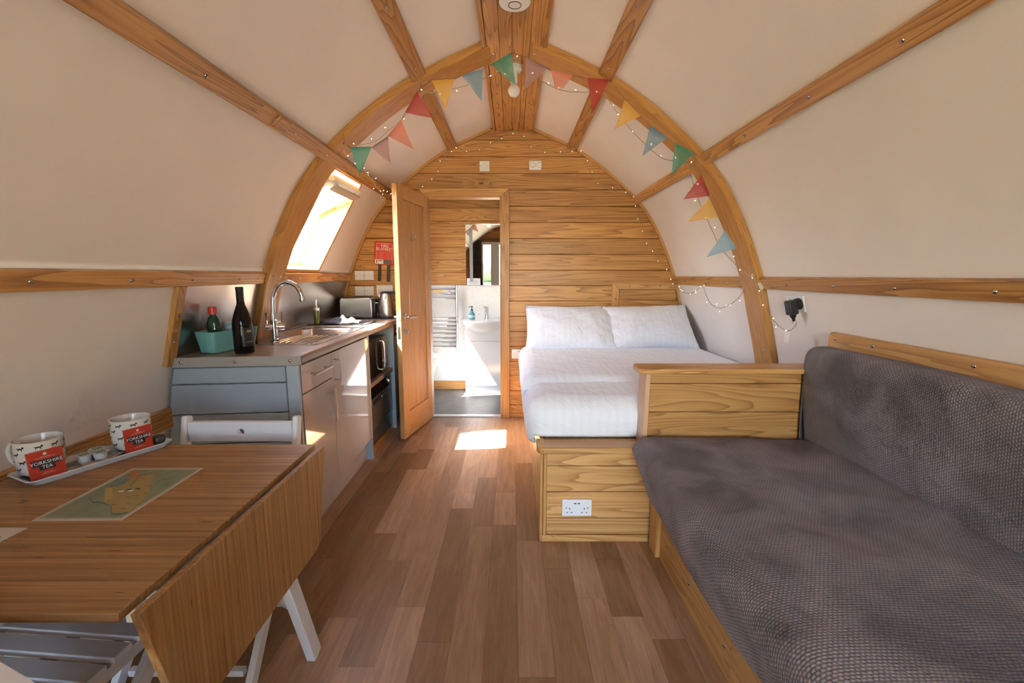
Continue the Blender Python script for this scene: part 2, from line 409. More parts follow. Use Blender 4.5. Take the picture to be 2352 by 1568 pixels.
def strip(b, side, z_top, z_bot, y0, y1, off=0.0, thick=0.05):
    """curved panel of the shell with a real thickness outwards"""
    sec = section(side, z_top, z_bot); ins, outs = [], []
    for i, (x, z) in enumerate(sec):
        a = sec[max(0, i-1)]; c = sec[min(len(sec)-1, i+1)]
        t = Vector((c[0]-a[0], 0, c[1]-a[1])).normalized(); nr = Vector((t.z, 0, -t.x)) if side > 0 else Vector((-t.z, 0, t.x))
        p = Vector((x, 0, z)); ins.append(p + nr*off); outs.append(p + nr*(off-thick))
    vi = [[b.bm.verts.new((p.x, y, p.z)) for p in ins] for y in (y0, y1)]; vo = [[b.bm.verts.new((p.x, y, p.z)) for p in outs] for y in (y0, y1)]
    m = len(sec)
    for i in range(m-1):
        b.bm.faces.new((vi[0][i], vi[0][i+1], vi[1][i+1], vi[1][i])); b.bm.faces.new((vo[0][i], vo[1][i], vo[1][i+1], vo[0][i+1]))
        b.bm.faces.new((vi[0][i], vo[0][i], vo[0][i+1], vi[0][i+1])); b.bm.faces.new((vi[1][i], vi[1][i+1], vo[1][i+1], vo[1][i]))
    for k in (0, m-1):
        b.bm.faces.new((vi[0][k], vi[1][k], vo[1][k], vo[0][k]))
WIN = (2.865, 3.385, 1.345, 1.965)     # kitchen roof window y0 y1 z0 z1
BWIN = (4.42, 4.72, 1.345, 1.965)     # bathroom roof window
Z1, Z2, Z3 = 1.275, 1.99, 2.41
walls = {}
for side, nm in ((-1, 'left'), (1, 'right')):
    b = B(); strip(b, side, Z1, 0.0, YN, YB+0.1)
    walls[side] = struct(b.build('wall_'+nm, PANEL, smooth=True, weld=1e-5), 'cream lower wall panel on the %s below the horizontal rail' % nm)
ceil = bpy.data.objects.new('ceiling', None); COL.objects.link(ceil); struct(ceil, 'arched ceiling of cream curved panels between timber beams')
for side in (-1, 1):
    for (za, zb) in ((Z2, Z1), (Z3, Z2), (2.6, Z3)):
        b = B()
        if side < 0 and (za, zb) == (Z2, Z1):
            ys = [YN, WIN[0]-0.012, WIN[1]+0.012, BWIN[0]-0.012, BWIN[1]+0.012, YB+0.1]
            for i in range(5):
                if i in (1, 3):
                    strip(b, side, za, WIN[3]+0.012, ys[i], ys[i+1]); strip(b, side, WIN[2]-0.012, zb, ys[i], ys[i+1])
                else: strip(b, side, za, zb, ys[i], ys[i+1])
        else: strip(b, side, za, zb, YN, YB+0.1)
        b.build('panel', PANEL, ceil, smooth=True, weld=1e-5)

# screws shared mesh
_b = B(); _b.lathe([(0.0005,0.0045),(0.004,0.004),(0.0068,0.002),(0.0075,0.0)], 10); _s = _b.build('screw', SCREW, smooth=True)
SCREW_ME = _s.data; bpy.data.objects.remove(_s)
def screw(parent, p, nrm): inst('screw', SCREW_ME, parent, p, Vector(nrm).to_track_quat('Z', 'Y').to_euler())

# purlins
TRIM = [0]
def trim(o, label):
    TRIM[0] += 1; o.name = 'trim_%d' % TRIM[0]; return struct(o, label)
def purlin(side, z, w, proud, label, y0=YN, y1=YF, m=PY, screws=(), ch=0.004):
    p, t, nr = frame(side, z)
    b = B(); M = Matrix(((t.x,0,nr.x,p.x),(t.y,1,nr.y,0),(t.z,0,nr.z,p.z),(0,0,0,1)))
    b.box(-w/2, w/2, y0, y1, -0.02, proud, M)
    o = trim(b.build('trim', m, bevel=ch), label)
    for (y, off) in screws: screw(o, p + nr*proud + t*off + Vector((0, y, 0)), nr)
    return o
sy = [0.55, 0.98, 1.36, 1.72, 2.05, 2.40, 2.58]
purlin(-1, 1.300, 0.066, 0.028, 'horizontal pine rail along the left wall', screws=[(y, 0) for y in sy+[3.1, 3.55, 3.95]])
purlin(1, 1.270, 0.066, 0.028, 'horizontal pine rail along the right wall', screws=[(y, 0) for y in sy+[3.05, 3.4, 3.8]])
purlin(-1, 2.002, 0.072, 0.055, 'upper pine purlin on the left crossing over the arch rib', screws=[(1.10,0),(1.62,0),(2.05,0),(2.25,0),(2.62,0)])
purlin(1, 1.965, 0.066, 0.030, 'upper pine purlin on the right running into the arch rib', screws=[(1.35,0),(1.75,0),(2.2,0),(2.58,0),(3.15,0),(3.55,0)])
purlin(-1, 2.400, 0.085, 0.030, 'narrow pine purlin left of the ridge', screws=[(2.0,0),(2.55,0),(3.2,0),(3.65,0)])
purlin(1, 2.400, 0.085, 0.030, 'narrow pine purlin right of the ridge', screws=[(2.0,0),(2.55,0),(3.2,0),(3.65,0)])
# wedge block on the left purlin
p, t, nr = frame(-1, 2.002); M = Matrix(((t.x,0,nr.x,p.x),(t.y,1,nr.y,0),(t.z,0,nr.z,p.z),(0,0,0,1)))
b = B(); b.box(-0.034, 0.034, 2.055, 2.16, 0.05, 0.068, M)
purl_block = trim(b.build('trim', PY, bevel=0.008), 'small stepped block on the upper left purlin')
# ridge: three boards and side fillets
ridge = bpy.data.objects.new('trim', None); COL.objects.link(ridge); trim(ridge, 'wide boarded pine ridge beam along the top of the arch')
ZR = 2.530
RX = 0.012
for x0, x1, dz in ((-0.150,-0.080,0.0),(-0.079,-0.0125,0.004),(-0.0115,0.048,0.004),(0.049,0.085,0.004),(0.086,0.155,0.0)):
    B().box(x0+RX, x1+RX, YN, YF, ZR+dz, ZR+0.03).build('board', PY, ridge, bevel=0.002)
for sgn in (-1, 1):
    x = RX + sgn*0.164
    B().box(x-0.012, x+0.012, YN, YF, ZR-0.006, ZR+0.05).build('edge_strip', PY, ridge, bevel=0.003)
    for y in (1.2, 2.02, 2.74, 3.30, 3.72, 4.0): screw(ridge, (RX+sgn*0.115, y, ZR), (0,0,-1))
# glulam rib
def rib(y0, y1, proud, label, z_from=2.575):
    for side in (-1, 1):
        sec = section(side, z_from, 0.0); b = B(); lay = b.bm.loops.layers.uv.verify(); rows = []; L = 0
        for i, (x, z) in enumerate(sec):
            a = sec[max(0, i-1)]; c = sec[min(len(sec)-1, i+1)]
            t = Vector((c[0]-a[0], 0, c[1]-a[1])).normalized(); nr = Vector((t.z, 0, -t.x)) if side > 0 else Vector((-t.z, 0, t.x))
            pp = Vector((x, 0, z)); q = pp + nr*proud; o = pp - nr*0.02
            if i: L += math.dist(sec[i], sec[i-1])
            c_ = 0.006
            pts = [(o.x, y0, o.z), tuple((pp+nr*(proud-c_)) + Vector((0,y0,0))), tuple(q+Vector((0,y0+c_,0))), tuple(q+Vector((0,y1-c_,0))), tuple((pp+nr*(proud-c_))+Vector((0,y1,0))), (o.x, y1, o.z)]
            rows.append(([b.bm.verts.new(w_) for w_ in pts], L))
        vs = [0.0, 0.09, 0.1, 0.45, 0.46, 0.55]
        for (A, la), (C, lc) in zip(rows, rows[1:]):
            for k in range(5):
                f = b.bm.faces.new((A[k], A[k+1], C[k+1], C[k]))
                for l, uvv in zip(f.loops, ((la, vs[k]), (la, vs[k+1]), (lc, vs[k+1]), (lc, vs[k]))): l[lay].uv = (uvv[0], uvv[1]*4)
        b.bm.faces.new([r for r in rows[0][0]]); b.bm.faces.new([r for r in rows[-1][0]])
        o = trim(b.build('trim', PUV, smooth=True), label % ('left' if side < 0 else 'right'))
        for z in ((1.30, 0.87) if side > 0 else (1.315,)):
            p, t, nr = frame(side, z)
            for yy in ((y0+0.05, y1-0.05) if z > 1 else ((y0+y1)/2-0.03,)): screw(o, p+nr*proud+Vector((0, yy, 0)), nr)
rib(2.655, 2.850, 0.042, 'laminated pine arch rib on the %s side')
# gable edge moulding
for side in (-1, 1):
    b = B(); strip(b, side, 2.545, 0.0, 4.075, YF, 0.022, 0.03)
    trim(b.build('trim', mat('moulding_pine', (0.52,0.27,0.085), 0.4) if 'moulding_pine' not in bpy.data.materials else bpy.data.materials['moulding_pine'], smooth=True, weld=1e-5), 'thin curved pine moulding where the far wall meets the %s panels' % ('left' if side < 0 else 'right'))

# ------------------------------------------------------------------ floor planks
fl = B().box(-1.75, 1.75, YN-0.2, YF+0.02, -0.08, -0.004).build('floor', mat('floor_base', (0.06,0.035,0.02), 0.8)); struct(fl, 'brown wood-look plank floor')
pw = 0.122; random.seed(21)
x = -1.70 + 0.014; col_i = 0
while x < 1.7:
    vis = -1.62 < x < 0.95
    if vis:
        y = -0.6 - random.random()*0.6
        while y < YF:
            L = random.choice((0.36, 0.58, 0.78, 0.95))
            ya, yb = max(y, -0.6), min(y+L, YF)
            hidden = (x < -1.10 and ya > 2.15) or (x > 0.75)
            if yb - ya > 0.02 and yb > 0.4 and not hidden:
                xc, yc = x+pw/2, (ya+yb)/2; hw, hl = pw/2-0.0003, (yb-ya)/2-0.0004
                B().box(-hw, hw, -hl, hl, -0.004, 0.0).build('plank', FLOOR, fl).location = (xc, yc, 0)
            y += L
    x += pw
b = B()
b.box(-1.7, 1.7, YN, 0.35, -0.004, -0.0008); b.box(0.75, 1.66, 0.35, YF, -0.004, -0.0008); b.box(-1.7, -1.10, 2.15, YF, -0.004, -0.0008)
b.build('floor_covering', FLOOR, fl)

# ------------------------------------------------------------------ far cross wall with boards and doorway
DX0, DX1, DZ = -0.738, -0.106, 1.976      # opening
AX0, AX1, AZ = -0.815, -0.023, 2.050      # outside of the architrave
def arch_poly(z0, z1, x0, x1, inset=0.006, n=5):
    """board outline between z0 and z1 clipped by the arch and by x0..x1"""
    pts = []
    for k in range(n+1):
        z = z0 + (z1-z0)*k/n
        pts.append((min(x1, px_at(1, min(z, 2.55))-inset), z))
    for k in range(n, -1, -1):
        z = z0 + (z1-z0)*k/n
        pts.append((max(x0, px_at(-1, min(z, 2.55))+inset), z))
    return pts
def gable(b, y, d, dx0, dx1, dz):
    L = [p for p in reversed(PR[-1]) if p[1] < 2.599]; Rr = PR[1]
    left = [q for q in L]; top = [(dx0, 0)]
    def pr(pts): b.prism([(x, y, z) for x, z in pts], (0, d, 0))
    def zone(x0, x1, zlo):
        n = 24; xs = [x0+(x1-x0)*k/n for k in range(n+1)]
        poly = [(x0, zlo), (x1, zlo)] + [(xx, max(zlo+0.01, pz_at_x(xx))) for xx in reversed(xs)]
        pr(poly)
    zone(-1.62, dx0, 0.0); zone(dx1, 1.62, 0.0); zone(dx0, dx1, dz)
b = B(); gable(b, YF, 0.07, DX0-0.025, DX1+0.025, DZ+0.025); wb = struct(b.build('wall_back', mat('board_shadow', (0.10,0.05,0.02), 0.8)), 'far wall of horizontal pine boards with a doorway')
pitch = 0.1375; z = 0.118 - pitch; random.seed(3)
def board(parent, pts, y, d, m):
    try:
        bb = B().prism([(x, y, z) for x, z in pts], (0, d, 0)); return bb.build('board', m, parent, bevel=0.0035, seg=1)
    except Exception: pass
while z < 2.55:
    z0, z1 = max(0.0, z+0.0012), min(2.545, z+pitch-0.0012)
    if z1 - z0 > 0.012:
        segs = [(-1.7, 1.7)] if z0 >= AZ-0.03 else [(-1.7, AX0+0.01), (AX1-0.01, 1.7)]
        for (x0, x1) in segs:
            board(wb, arch_poly(z0, z1, x0, x1), 4.098, 0.02, PX)
    z += pitch
# door lining and architrave
db = bpy.data.objects.new('door_1', None); COL.objects.link(db); struct(db, 'pine door frame around the bathroom doorway')
B().box(DX1, DX1+0.03, 4.075, 4.20, 0, DZ+0.03).build('jamb', PZL, db, bevel=0.002)
B().box(DX0-0.03, DX0, 4.075, 4.20, 0, DZ+0.03).build('jamb', PZL, db, bevel=0.002)
B().box(DX0, DX1, 4.075, 4.20, DZ, DZ+0.03).build('head', PXL, db, bevel=0.002)
B().prism([(DX1+0.008, 4.068, 0), (AX1, 4.068, 0), (AX1, 4.068, AZ), (DX1+0.008, 4.068, DZ+0.008)], (0, 0.028, 0)).build('architrave', PZL, db, bevel=0.004)
B().prism([(DX0-0.008, 4.068, 0), (AX0, 4.068, 0), (AX0, 4.068, AZ), (DX0-0.008, 4.068, DZ+0.008)], (0, 0.028, 0)).build('architrave', PZL, db, bevel=0.004)
B().prism([(DX0-0.008, 4.068, DZ+0.008), (AX0, 4.068, AZ), (AX1, 4.068, AZ), (DX1+0.008, 4.068, DZ+0.008)], (0, 0.028, 0)).build('architrave', PXL, db, bevel=0.004)
B().box(DX0, DX1, 4.11, 4.16, -0.003, 0.010).build('threshold', mat('aluminium', (0.6,0.6,0.6), 0.35, 1.0), db, bevel=0.003)
# plain cupboard hatch above the bed
hat = bpy.data.objects.new('door_2', None); COL.objects.link(hat); struct(hat, 'small framed boarded hatch in the far wall above the pillows')
B().prism([(0.895,4.080,0.60),(0.955,4.080,0.60),(0.955,4.080,1.185),(0.895,4.080,1.245)], (0,0.018,0)).build('stile', PZL, hat, bevel=0.003)
B().prism([(0.955,4.080,1.185),(px_at(1,1.185)-0.02,4.080,1.185),(px_at(1,1.245)-0.02,4.080,1.245),(0.895,4.080,1.245)], (0,0.018,0)).build('rail', PXL, hat, bevel=0.003)
for z0, z1 in ((1.09,1.183),(0.99,1.088),(0.89,0.988),(0.60,0.888)):
    B().box(0.957, px_at(1, z1)-0.022, 4.084, 4.097, z0, z1).build('board', PX, hat, bevel=0.003, seg=1)
for p in ((0.925,4.08,1.10),(1.05,4.08,1.215),(1.32,4.08,1.215)): screw(hat, p, (0,-1,0))

# ------------------------------------------------------------------ open oak door
DH = Vector((-0.752, 4.062, 0)); ang = math.atan2(3.505-4.062, -0.874+0.752)
door = thing('oak_door', 'open oak cottage door with vertical grooves and lever handle', 'door', DH, ang)
LW, TH, HT = 0.575, 0.040, 1.985
def dbox(*a): return B().box(*a)
# local: x along leaf, +y = side facing the kitchen wall or the room
st = 0.105
OAKX = pine('oak_along_x', 'X', light=(0.60,0.34,0.135), mid=(0.54,0.285,0.10), dark=(0.44,0.215,0.07), rings=26, knots=False, across=9, rough=0.33, var=0.08)
dbox(0, st*0.75, -TH/2, TH/2, 0.008, HT).build('stile', OAK, door, bevel=0.002)
dbox(LW-st, LW, -TH/2, TH/2, 0.008, HT).build('stile', OAK, door, bevel=0.002)
dbox(st*0.75, LW-st, -TH/2, TH/2, HT-0.10, HT).build('rail', OAKX, door, bevel=0.002)
dbox(st*0.75, LW-st, -TH/2, TH/2, 0.008, 0.215).build('rail', OAKX, door, bevel=0.002)
x0, x1 = st*0.75+0.001, LW-st-0.001; nb = 5; w = (x1-x0)/nb
for i in range(nb): dbox(x0+i*w+0.0015, x0+(i+1)*w-0.0015, -0.012, 0.012, 0.216, HT-0.101).build('board', OAK, door, bevel=0.003, seg=1)
dbox(x0, x1, -0.006, 0.006, 0.216, HT-0.101).build('core', mat('groove_shadow', (0.13,0.06,0.02), 0.8), door)
# lever sets on both faces, turn below
hz = 0.985
for s in (-1, 1):
    h = B(); M = Matrix.Translation((LW-0.06, s*TH/2, hz)) @ Matrix.Rotation(-s*math.pi/2, 4, 'X')
    h.lathe([(0.024,0),(0.026,0.002),(0.025,0.008),(0.010,0.010),(0.010,0.04)], 20, M)
    h.tube(cr([(LW-0.06, s*(TH/2+0.04), hz), (LW-0.075, s*(TH/2+0.05), hz), (LW-0.11, s*(TH/2+0.052), hz), (LW-0.175, s*(TH/2+0.050), hz-0.001)], 4), 0.0095, 10)
    h.build('lever_handle', NICKEL, door, smooth=True)
    h = B(); M = Matrix.Translation((LW-0.06, s*TH/2, hz-0.115)) @ Matrix.Rotation(-s*math.pi/2, 4, 'X')
    h.lathe([(0.022,0),(0.024,0.002),(0.023,0.008),(0.012,0.010),(0.012,0.028),(0.003,0.03)], 20, M); h.build('thumb_turn', NICKEL, door, smooth=True)
B().box(LW-0.0005, LW+0.0015, -0.010, 0.010, hz-0.03, hz+0.035).build('latch_plate', NICKEL, door)
B().box(LW, LW+0.009, -0.006, 0.006, hz-0.006, hz+0.008).build('latch_bolt', NICKEL, door, bevel=0.002)
B().box(LW-0.0005, LW+0.0015, -0.010, 0.010, hz-0.165, hz-0.07).build('lock_plate', STEEL, door)
h = B()
for dz in (0, 0.03):
    pass
h.box(LW-0.25, LW-0.235, 0.012, 0.0155, 1.585, 1.64)
h.tube(cr([(LW-0.2425,0.016,1.62),(LW-0.2425,0.035,1.612),(LW-0.2425,0.048,1.60),(LW-0.2425,0.052,1.625)],4),0.004,8)
h.tube(cr([(LW-0.2425,0.016,1.60),(LW-0.235,0.03,1.585),(LW-0.228,0.036,1.59),(LW-0.224,0.037,1.605)],4),0.0035,8)
h.tube(cr([(LW-0.2425,0.016,1.60),(LW-0.25,0.03,1.585),(LW-0.257,0.036,1.59),(LW-0.261,0.037,1.605)],4),0.0035,8)
h.build('coat_hook', CHROME, door, smooth=True)

# ------------------------------------------------------------------ roof windows with deep pine linings
def roof_window(win, name, label, openang):
    y0, y1, z0, z1 = win
    ib, it = Vector((px_at(-1, z0), 0, z0)), Vector((px_at(-1, z1), 0, z1))
    ob, ot = Vector((-1.575, 0, 1.385)), Vector((-1.215, 0, 2.065))
    g = bpy.data.objects.new(name, None); COL.objects.link(g); struct(g, label)
    Y = lambda p, y: Vector((p.x, y, p.z))
    th = 0.016
    # lining boards (inside faces on the opening)
    def lin(pts, d, m, nm): B().prism(pts, d).build(nm, m, g)
    lipb, lipt = ib + Vector((0.012,0,0)), it + Vector((0.012,0,-0.004))
    up = (it-ib).normalized()
    lin([Y(lipb, y1), Y(lipt, y1), Y(ot, y1), Y(ob, y1)], (0, th, 0), PZL, 'lining')
    lin([Y(lipb, y0), Y(lipt, y0), Y(ot, y0), Y(ob, y0)], (0, -th, 0), PZL, 'lining')
    lin([Y(lipb, y0-th), Y(lipb, y1+th), Y(ob, y1+th), Y(ob, y0-th)], -up*th, PYL, 'lining')
    lin([Y(lipt, y0-th), Y(lipt, y1+th), Y(ot, y1+th), Y(ot, y0-th)], up*th, PYL, 'lining')
    # face moulding around the opening
    fw, ft = 0.022, 0.012
    nrm = Vector((up.z, 0, -up.x))
    def face(a, c, nm): B().bar(a, c, ft*2, fw, up=(c-a).cross(nrm)).build(nm, PYL, g, bevel=0.002)
    A_, B_, C_, D_ = Y(ib,y0)-Vector((0,th,0)), Y(it,y0)-Vector((0,th,0)), Y(it,y1)+Vector((0,th,0)), Y(ib,y1)+Vector((0,th,0))
    for a, c in ((A_,B_),(B_,C_),(C_,D_),(D_,A_)): face(a + nrm*0.0, c + nrm*0.0, 'moulding')
    # outer frame on the glass plane
    u = (ot-ob); Lw = u.length; u.normalize(); nn = Vector((u.z, 0, -u.x))
    WF = mat('window_white', (0.80,0.78,0.74), 0.4) if 'window_white' not in bpy.data.materials else bpy.data.materials['window_white']
    def fbar(a, c): B().bar(a - nn*0.03, c - nn*0.03, 0.04, 0.05, up=nn).build('frame', WF, g)
    fbar(Y(ob,y0), Y(ot,y0)); fbar(Y(ob,y1), Y(ot,y1)); fbar(Y(ob,y0), Y(ob,y1)); fbar(Y(ot,y0), Y(ot,y1))
    # centre-pivot sash, tilted: its top leans into the room
    mid = (ob+ot)/2 - nn*0.03
    sash = bpy.data.objects.new('sash', None); COL.objects.link(sash); sash.parent = g
    Rm = Matrix.Rotation(R(openang), 3, 'Y'); us = Rm @ u; ns = Rm @ nn; h2 = Lw/2 - 0.045
    ya, yb = y0+0.03, y1-0.03
    def sb(a, c, nm, m, w, t): B().bar(a, c, w, t, up=ns).build(nm, m, sash, bevel=0.003)
    lo, hi = mid - us*h2, mid + us*h2
    sb(Y(lo,ya), Y(hi,ya), 'stile', WF, 0.045, 0.035); sb(Y(lo,yb), Y(hi,yb), 'stile', WF, 0.045, 0.035)
    sb(Y(lo,ya), Y(lo,yb), 'rail', WF, 0.045, 0.035); sb(Y(hi,ya), Y(hi,yb), 'rail', WF, 0.075, 0.04)
    hb = hi + ns*0.045 - us*0.005
    sb(Y(hb,ya+0.02), Y(hb,yb-0.02), 'vent_bar', mat('vent_bar_metal', (0.55,0.52,0.48), 0.3, 0.6), 0.055, 0.014)
    hc = hi + ns*0.022
    sb(Y(hc,ya+0.06), Y(hc,ya+0.075), 'bracket', NICKEL, 0.03, 0.05); sb(Y(hc,yb-0.075), Y(hc,yb-0.06), 'bracket', NICKEL, 0.03, 0.05)
    B().bar(Y(lo+us*0.02,(ya+yb)/2), Y(hi-us*0.02,(ya+yb)/2), yb-ya-0.04, 0.006, up=ns).build('pane', GLASS, sash)
    portal('portal', Y((ib+it)/2 - nrm*0.10, (y0+y1)/2), (-nrm).to_track_quat('Z', 'Y').to_euler(), 0.55, 0.72)
    return g
roof_window(WIN, 'window_1', 'open centre pivot roof window in a deep pine lining above the sink', 36)
roof_window(BWIN, 'window_2', 'roof window over the bathroom', 0)

# ------------------------------------------------------------------ front gable behind the camera: glazed doors (seen in the mirror)
FZ = 2.13; FX = 0.76; FR = 0.92
b = B(); gable(b, YN-0.08, 0.06, -FX, FR, FZ); wf = struct(b.build('wall_front', mat('front_wall_core', (0.12,0.06,0.025), 0.8)), 'front gable wall with pine boards over glazed doors')
z = FZ
while z < 2.55:
    z0, z1 = z+0.0012, min(2.545, z+pitch-0.0012)
    if z1-z0 > 0.012: board(wf, arch_poly(z0, z1, -1.7, 1.7), YN-0.025, 0.018, PX)
    z += pitch
z = 0.0
while z < FZ:
    for (x0, x1) in ((-1.7, -FX), (FR, 1.7)): board(wf, arch_poly(z+0.0012, min(FZ, z+pitch)-0.0012, x0, x1), YN-0.025, 0.018, PX)
    z += pitch
gd = bpy.data.objects.new('window_3', None); COL.objects.link(gd); struct(gd, 'white framed glazed front doors with side lights')
UPVC = mat('white_frame', (0.78,0.78,0.77), 0.35)
for x0, x1 in ((-FX,-0.72),(-0.53,-0.32),(0.25,0.34),(0.88,FR)):
    B().box(x0, x1, YN-0.09, YN-0.03, 0, FZ).build('stile', UPVC, gd, bevel=0.004)
for z0, z1 in ((0,0.09),(FZ-0.07,FZ)):
    for x0, x1 in ((-0.72,-0.53),(-0.32,0.25),(0.34,0.88)): B().box(x0, x1, YN-0.09, YN-0.03, z0, z1).build('rail', UPVC, gd, bevel=0.004)
for x0, x1 in ((-0.72,-0.53),(-0.32,0.25),(0.34,0.88)): B().box(x0, x1, YN-0.063, YN-0.057, 0.09, FZ-0.07).build('pane', GLASS, gd)
portal('portal', ((FR-FX)/2, YN-0.1, FZ/2), (R(90), 0, 0), FX+FR, FZ)
def plaid():
    m = mat('dark_plaid_wool', (0.06,0.05,0.045), 0.9); n = N(m)
    tc = n.new('ShaderNodeTexCoord'); s = n.new('ShaderNodeSeparateXYZ'); n.link(tc.outputs['UV'], s.inputs[0])
    a = n.math('GREATER_THAN', n.math('SINE', n.math('MULTIPLY', s.outputs[0], 90)), 0.86); c2 = n.math('GREATER_THAN', n.math('SINE', n.math('MULTIPLY', s.outputs[1], 75)), 0.9)
    c = n.mix(a, (0.085,0.072,0.062), (0.22,0.20,0.18)); c = n.mix(n.math('MULTIPLY', c2, 0.6), c, (0.17,0.155,0.14)); n.base(c); return m
PLAID = plaid()
for s, nm in ((-1, 'left'), (1, 'right')):
    cu = thing('curtain', 'dark plaid curtain hanging at the %s of the front doors' % nm, 'curtain', (-0.88 if s < 0 else 1.02, YN+0.07, 0), 0, 'curtains at the front doors')
    def cf(u, v, s=s):
        wdt = 0.15 - 0.03*v
        return Vector(((u-0.5)*2*wdt - s*0.03*(1-v)*0, 0.022*math.sin(u*2*math.pi*6)*(0.7+0.3*(1-v)), 0.04 + v*2.12))
    B().grid(cf, 72, 12, uv=True).build('cloth', PLAID, cu, smooth=True, ang=80, thick=0.003)
    hb = B(); hb.box(-0.15, 0.15, -0.005, 0.005, 2.13, 2.165); hb.build('header_tape', PLAID, cu)
cp = thing('curtain_pole', 'thin dark metal curtain pole above the front doors', 'curtain pole', (0, YN+0.07, 2.185))
B().tube([(-0.98,0,0),(0.98,0,0)], 0.010, 10).build('pole', DARKGREY, cp, smooth=True)
for s in (-1, 1):
    B().lathe([(0.010,0),(0.018,0.01),(0.018,0.025),(0.002,0.035)], 12, Matrix.Translation((s*1.0,0,0)) @ Matrix.Rotation(s*math.pi/2, 4, 'Y')).build('finial', DARKGREY, cp, smooth=True)
    B().bar((s*0.9,0,0),(s*0.9,-0.10,0),0.012,0.012).build('bracket', DARKGREY, cp)
# field outside
def field():
    m = mat('field_grass', (0.16,0.24,0.07), 0.9); n = N(m); a = n.noise(n.vec(False, (1,1,1), False), 0.4, 4, 0.6)
    n.base(n.ramp(a, [(0.3, (0.27,0.25,0.15)), (0.7, (0.38,0.35,0.23))])); return m
struct(B().box(-120, 120, -160, 60, -0.6, -0.35).build('ground', field()), 'pale green field outside the cabin')
for side, nm in ((-1, 'left'), (1, 'right')):
    b = B(); strip(b, side, 2.6, 0.0 if side < 0 else 0.0, YN-2.3, YN)  # canopy added out of view to hold back sky light from the glazing
    struct(b.build('wall_added_canopy_'+nm, mat('added_canopy_shingle_'+nm, (0.22,0.16,0.11), 0.85), smooth=True, weld=1e-5), '%s half of an unseen curved porch canopy added to cut daylight at the front doors' % nm)
dk = bpy.data.objects.new('floor_deck', None); COL.objects.link(dk); struct(dk, 'weathered timber deck outside the front doors')
for i in range(20): B().box(-2.4, 2.4, YN-0.12-(i+1)*0.145+0.004, YN-0.12-i*0.145-0.004, -0.10, -0.07).build('board', mat('deck_board', (0.26,0.21,0.165), 0.8) if 'deck_board' not in bpy.data.materials else bpy.data.materials['deck_board'], dk)
random.seed(11)
def leafmat():
    m = mat('hedge_leaf', (0.06,0.10,0.04), 0.8); n = N(m); a = n.noise(n.vec(False, (1,1,1), True), 3, 3, 0.6)
    n.base(n.ramp(a, [(0.3, (0.035,0.06,0.02)), (0.7, (0.10,0.15,0.06))])); return m
LEAF = leafmat()
hedge = thing('hedge', 'distant line of green hedge trees across the field', 'hedge', (0, -95, -0.35))
for i in range(14):
    bb = B(); bmesh.ops.create_icosphere(bb.bm, subdivisions=3, radius=1.0)
    sx, sz = random.uniform(4, 7), random.uniform(2.2, 4.5)
    for v in bb.bm.verts:
        k = 1 + 0.18*math.sin(v.co.x*7+i)*math.sin(v.co.y*6+i*2)*math.sin(v.co.z*8+i*3)
        v.co = Vector((v.co.x*sx*k, v.co.y*2.5*k, v.co.z*sz*k + sz*0.6))
    bb.build('shrub', LEAF, hedge, smooth=True, ang=180).location = (-60 + i*9 + random.uniform(-2, 2), random.uniform(-4, 4), 0)

# ------------------------------------------------------------------ bathroom beyond the doorway
bw = bpy.data.objects.new('wall_bathroom', None); COL.objects.link(bw); struct(bw, 'bathroom back wall, white panel below and pine boards above')
b = B(); gable(b, YB, 0.06, -0.001, 0.001, 0.01); b.build('backing', mat('bath_backing', (0.12,0.06,0.03), 0.8), bw)
B().box(-1.6, 0.9, YB-0.012, YB, 0.10, 1.199).build('white_panel', SPECK, bw, bevel=0.001)
B().box(-1.6, 0.9, YB-0.018, YB, 0.0, 0.098).build('skirting', PXL, bw, bevel=0.003)
z = 1.2005
while z < 2.5:
    board(bw, arch_poly(z+0.0012, min(2.53, z+0.14)-0.0012, -1.5, 0.9), YB-0.018, 0.016, PX); z += 0.14
bs = B(); bs.box(0.30, 0.34, YF+0.07, YB, 0, 2.48); struct(bs.build('wall_bathroom_side', SPECK), 'white bathroom partition wall on the right')
# inside face of the cross wall
b = B(); gable(b, YF+0.072, 0.008, DX0-0.03, DX1+0.03, DZ+0.03); struct(b.build('wall_bathroom_inner', SPECK), 'white panel on the bathroom side of the cross wall')
bf = struct(B().box(-1.7, 0.6, YF+0.02, YB, -0.06, -0.001).build('floor_bathroom', BATHF), 'dark grey vinyl bathroom floor')
# vanity
va = thing('vanity_unit', 'slim white vanity unit with curved basin under the mirror', 'vanity unit', (-0.33, 5.15, 0))
VW = mat('vanity_white', (0.80,0.81,0.84), 0.12, coat=0.4)
B().box(-0.185, 0.215, -0.21, 0, 0.095, 0.77).build('body', VW, va, bevel=0.003)
B().box(-0.185, 0.215, -0.20, 0, 0.0, 0.093).build('plinth', VW, va, bevel=0.002)
B().box(-0.185, 0.215, -0.228, -0.211, 0.60, 0.765).build('fascia', VW, va, bevel=0.003)
B().box(-0.185, 0.215, -0.228, -0.211, 0.10, 0.594).build('door', VW, va, bevel=0.003)
ba = B()
def basin(u, v):
    # u around front half, v from rim down
    a = math.pi*(u) ; prof = [(1.0,0.0),(1.01,-0.012),(0.98,-0.03),(0.86,-0.075),(0.62,-0.115),(0.35,-0.14)]
    k = v*(len(prof)-1); i = min(int(k), len(prof)-2); f = k-i
    r = prof[i][0]*(1-f)+prof[i+1][0]*f; zz = prof[i][1]*(1-f)+prof[i+1][1]*f
    return Vector((0.015 + 0.232*r*math.cos(a), -0.16 - 0.175*r*math.sin(a)*1.0, 0.822+zz))
ba.grid(basin, 24, 10); ba.build('basin_bowl', CERAMIC, va, smooth=True, ang=60)
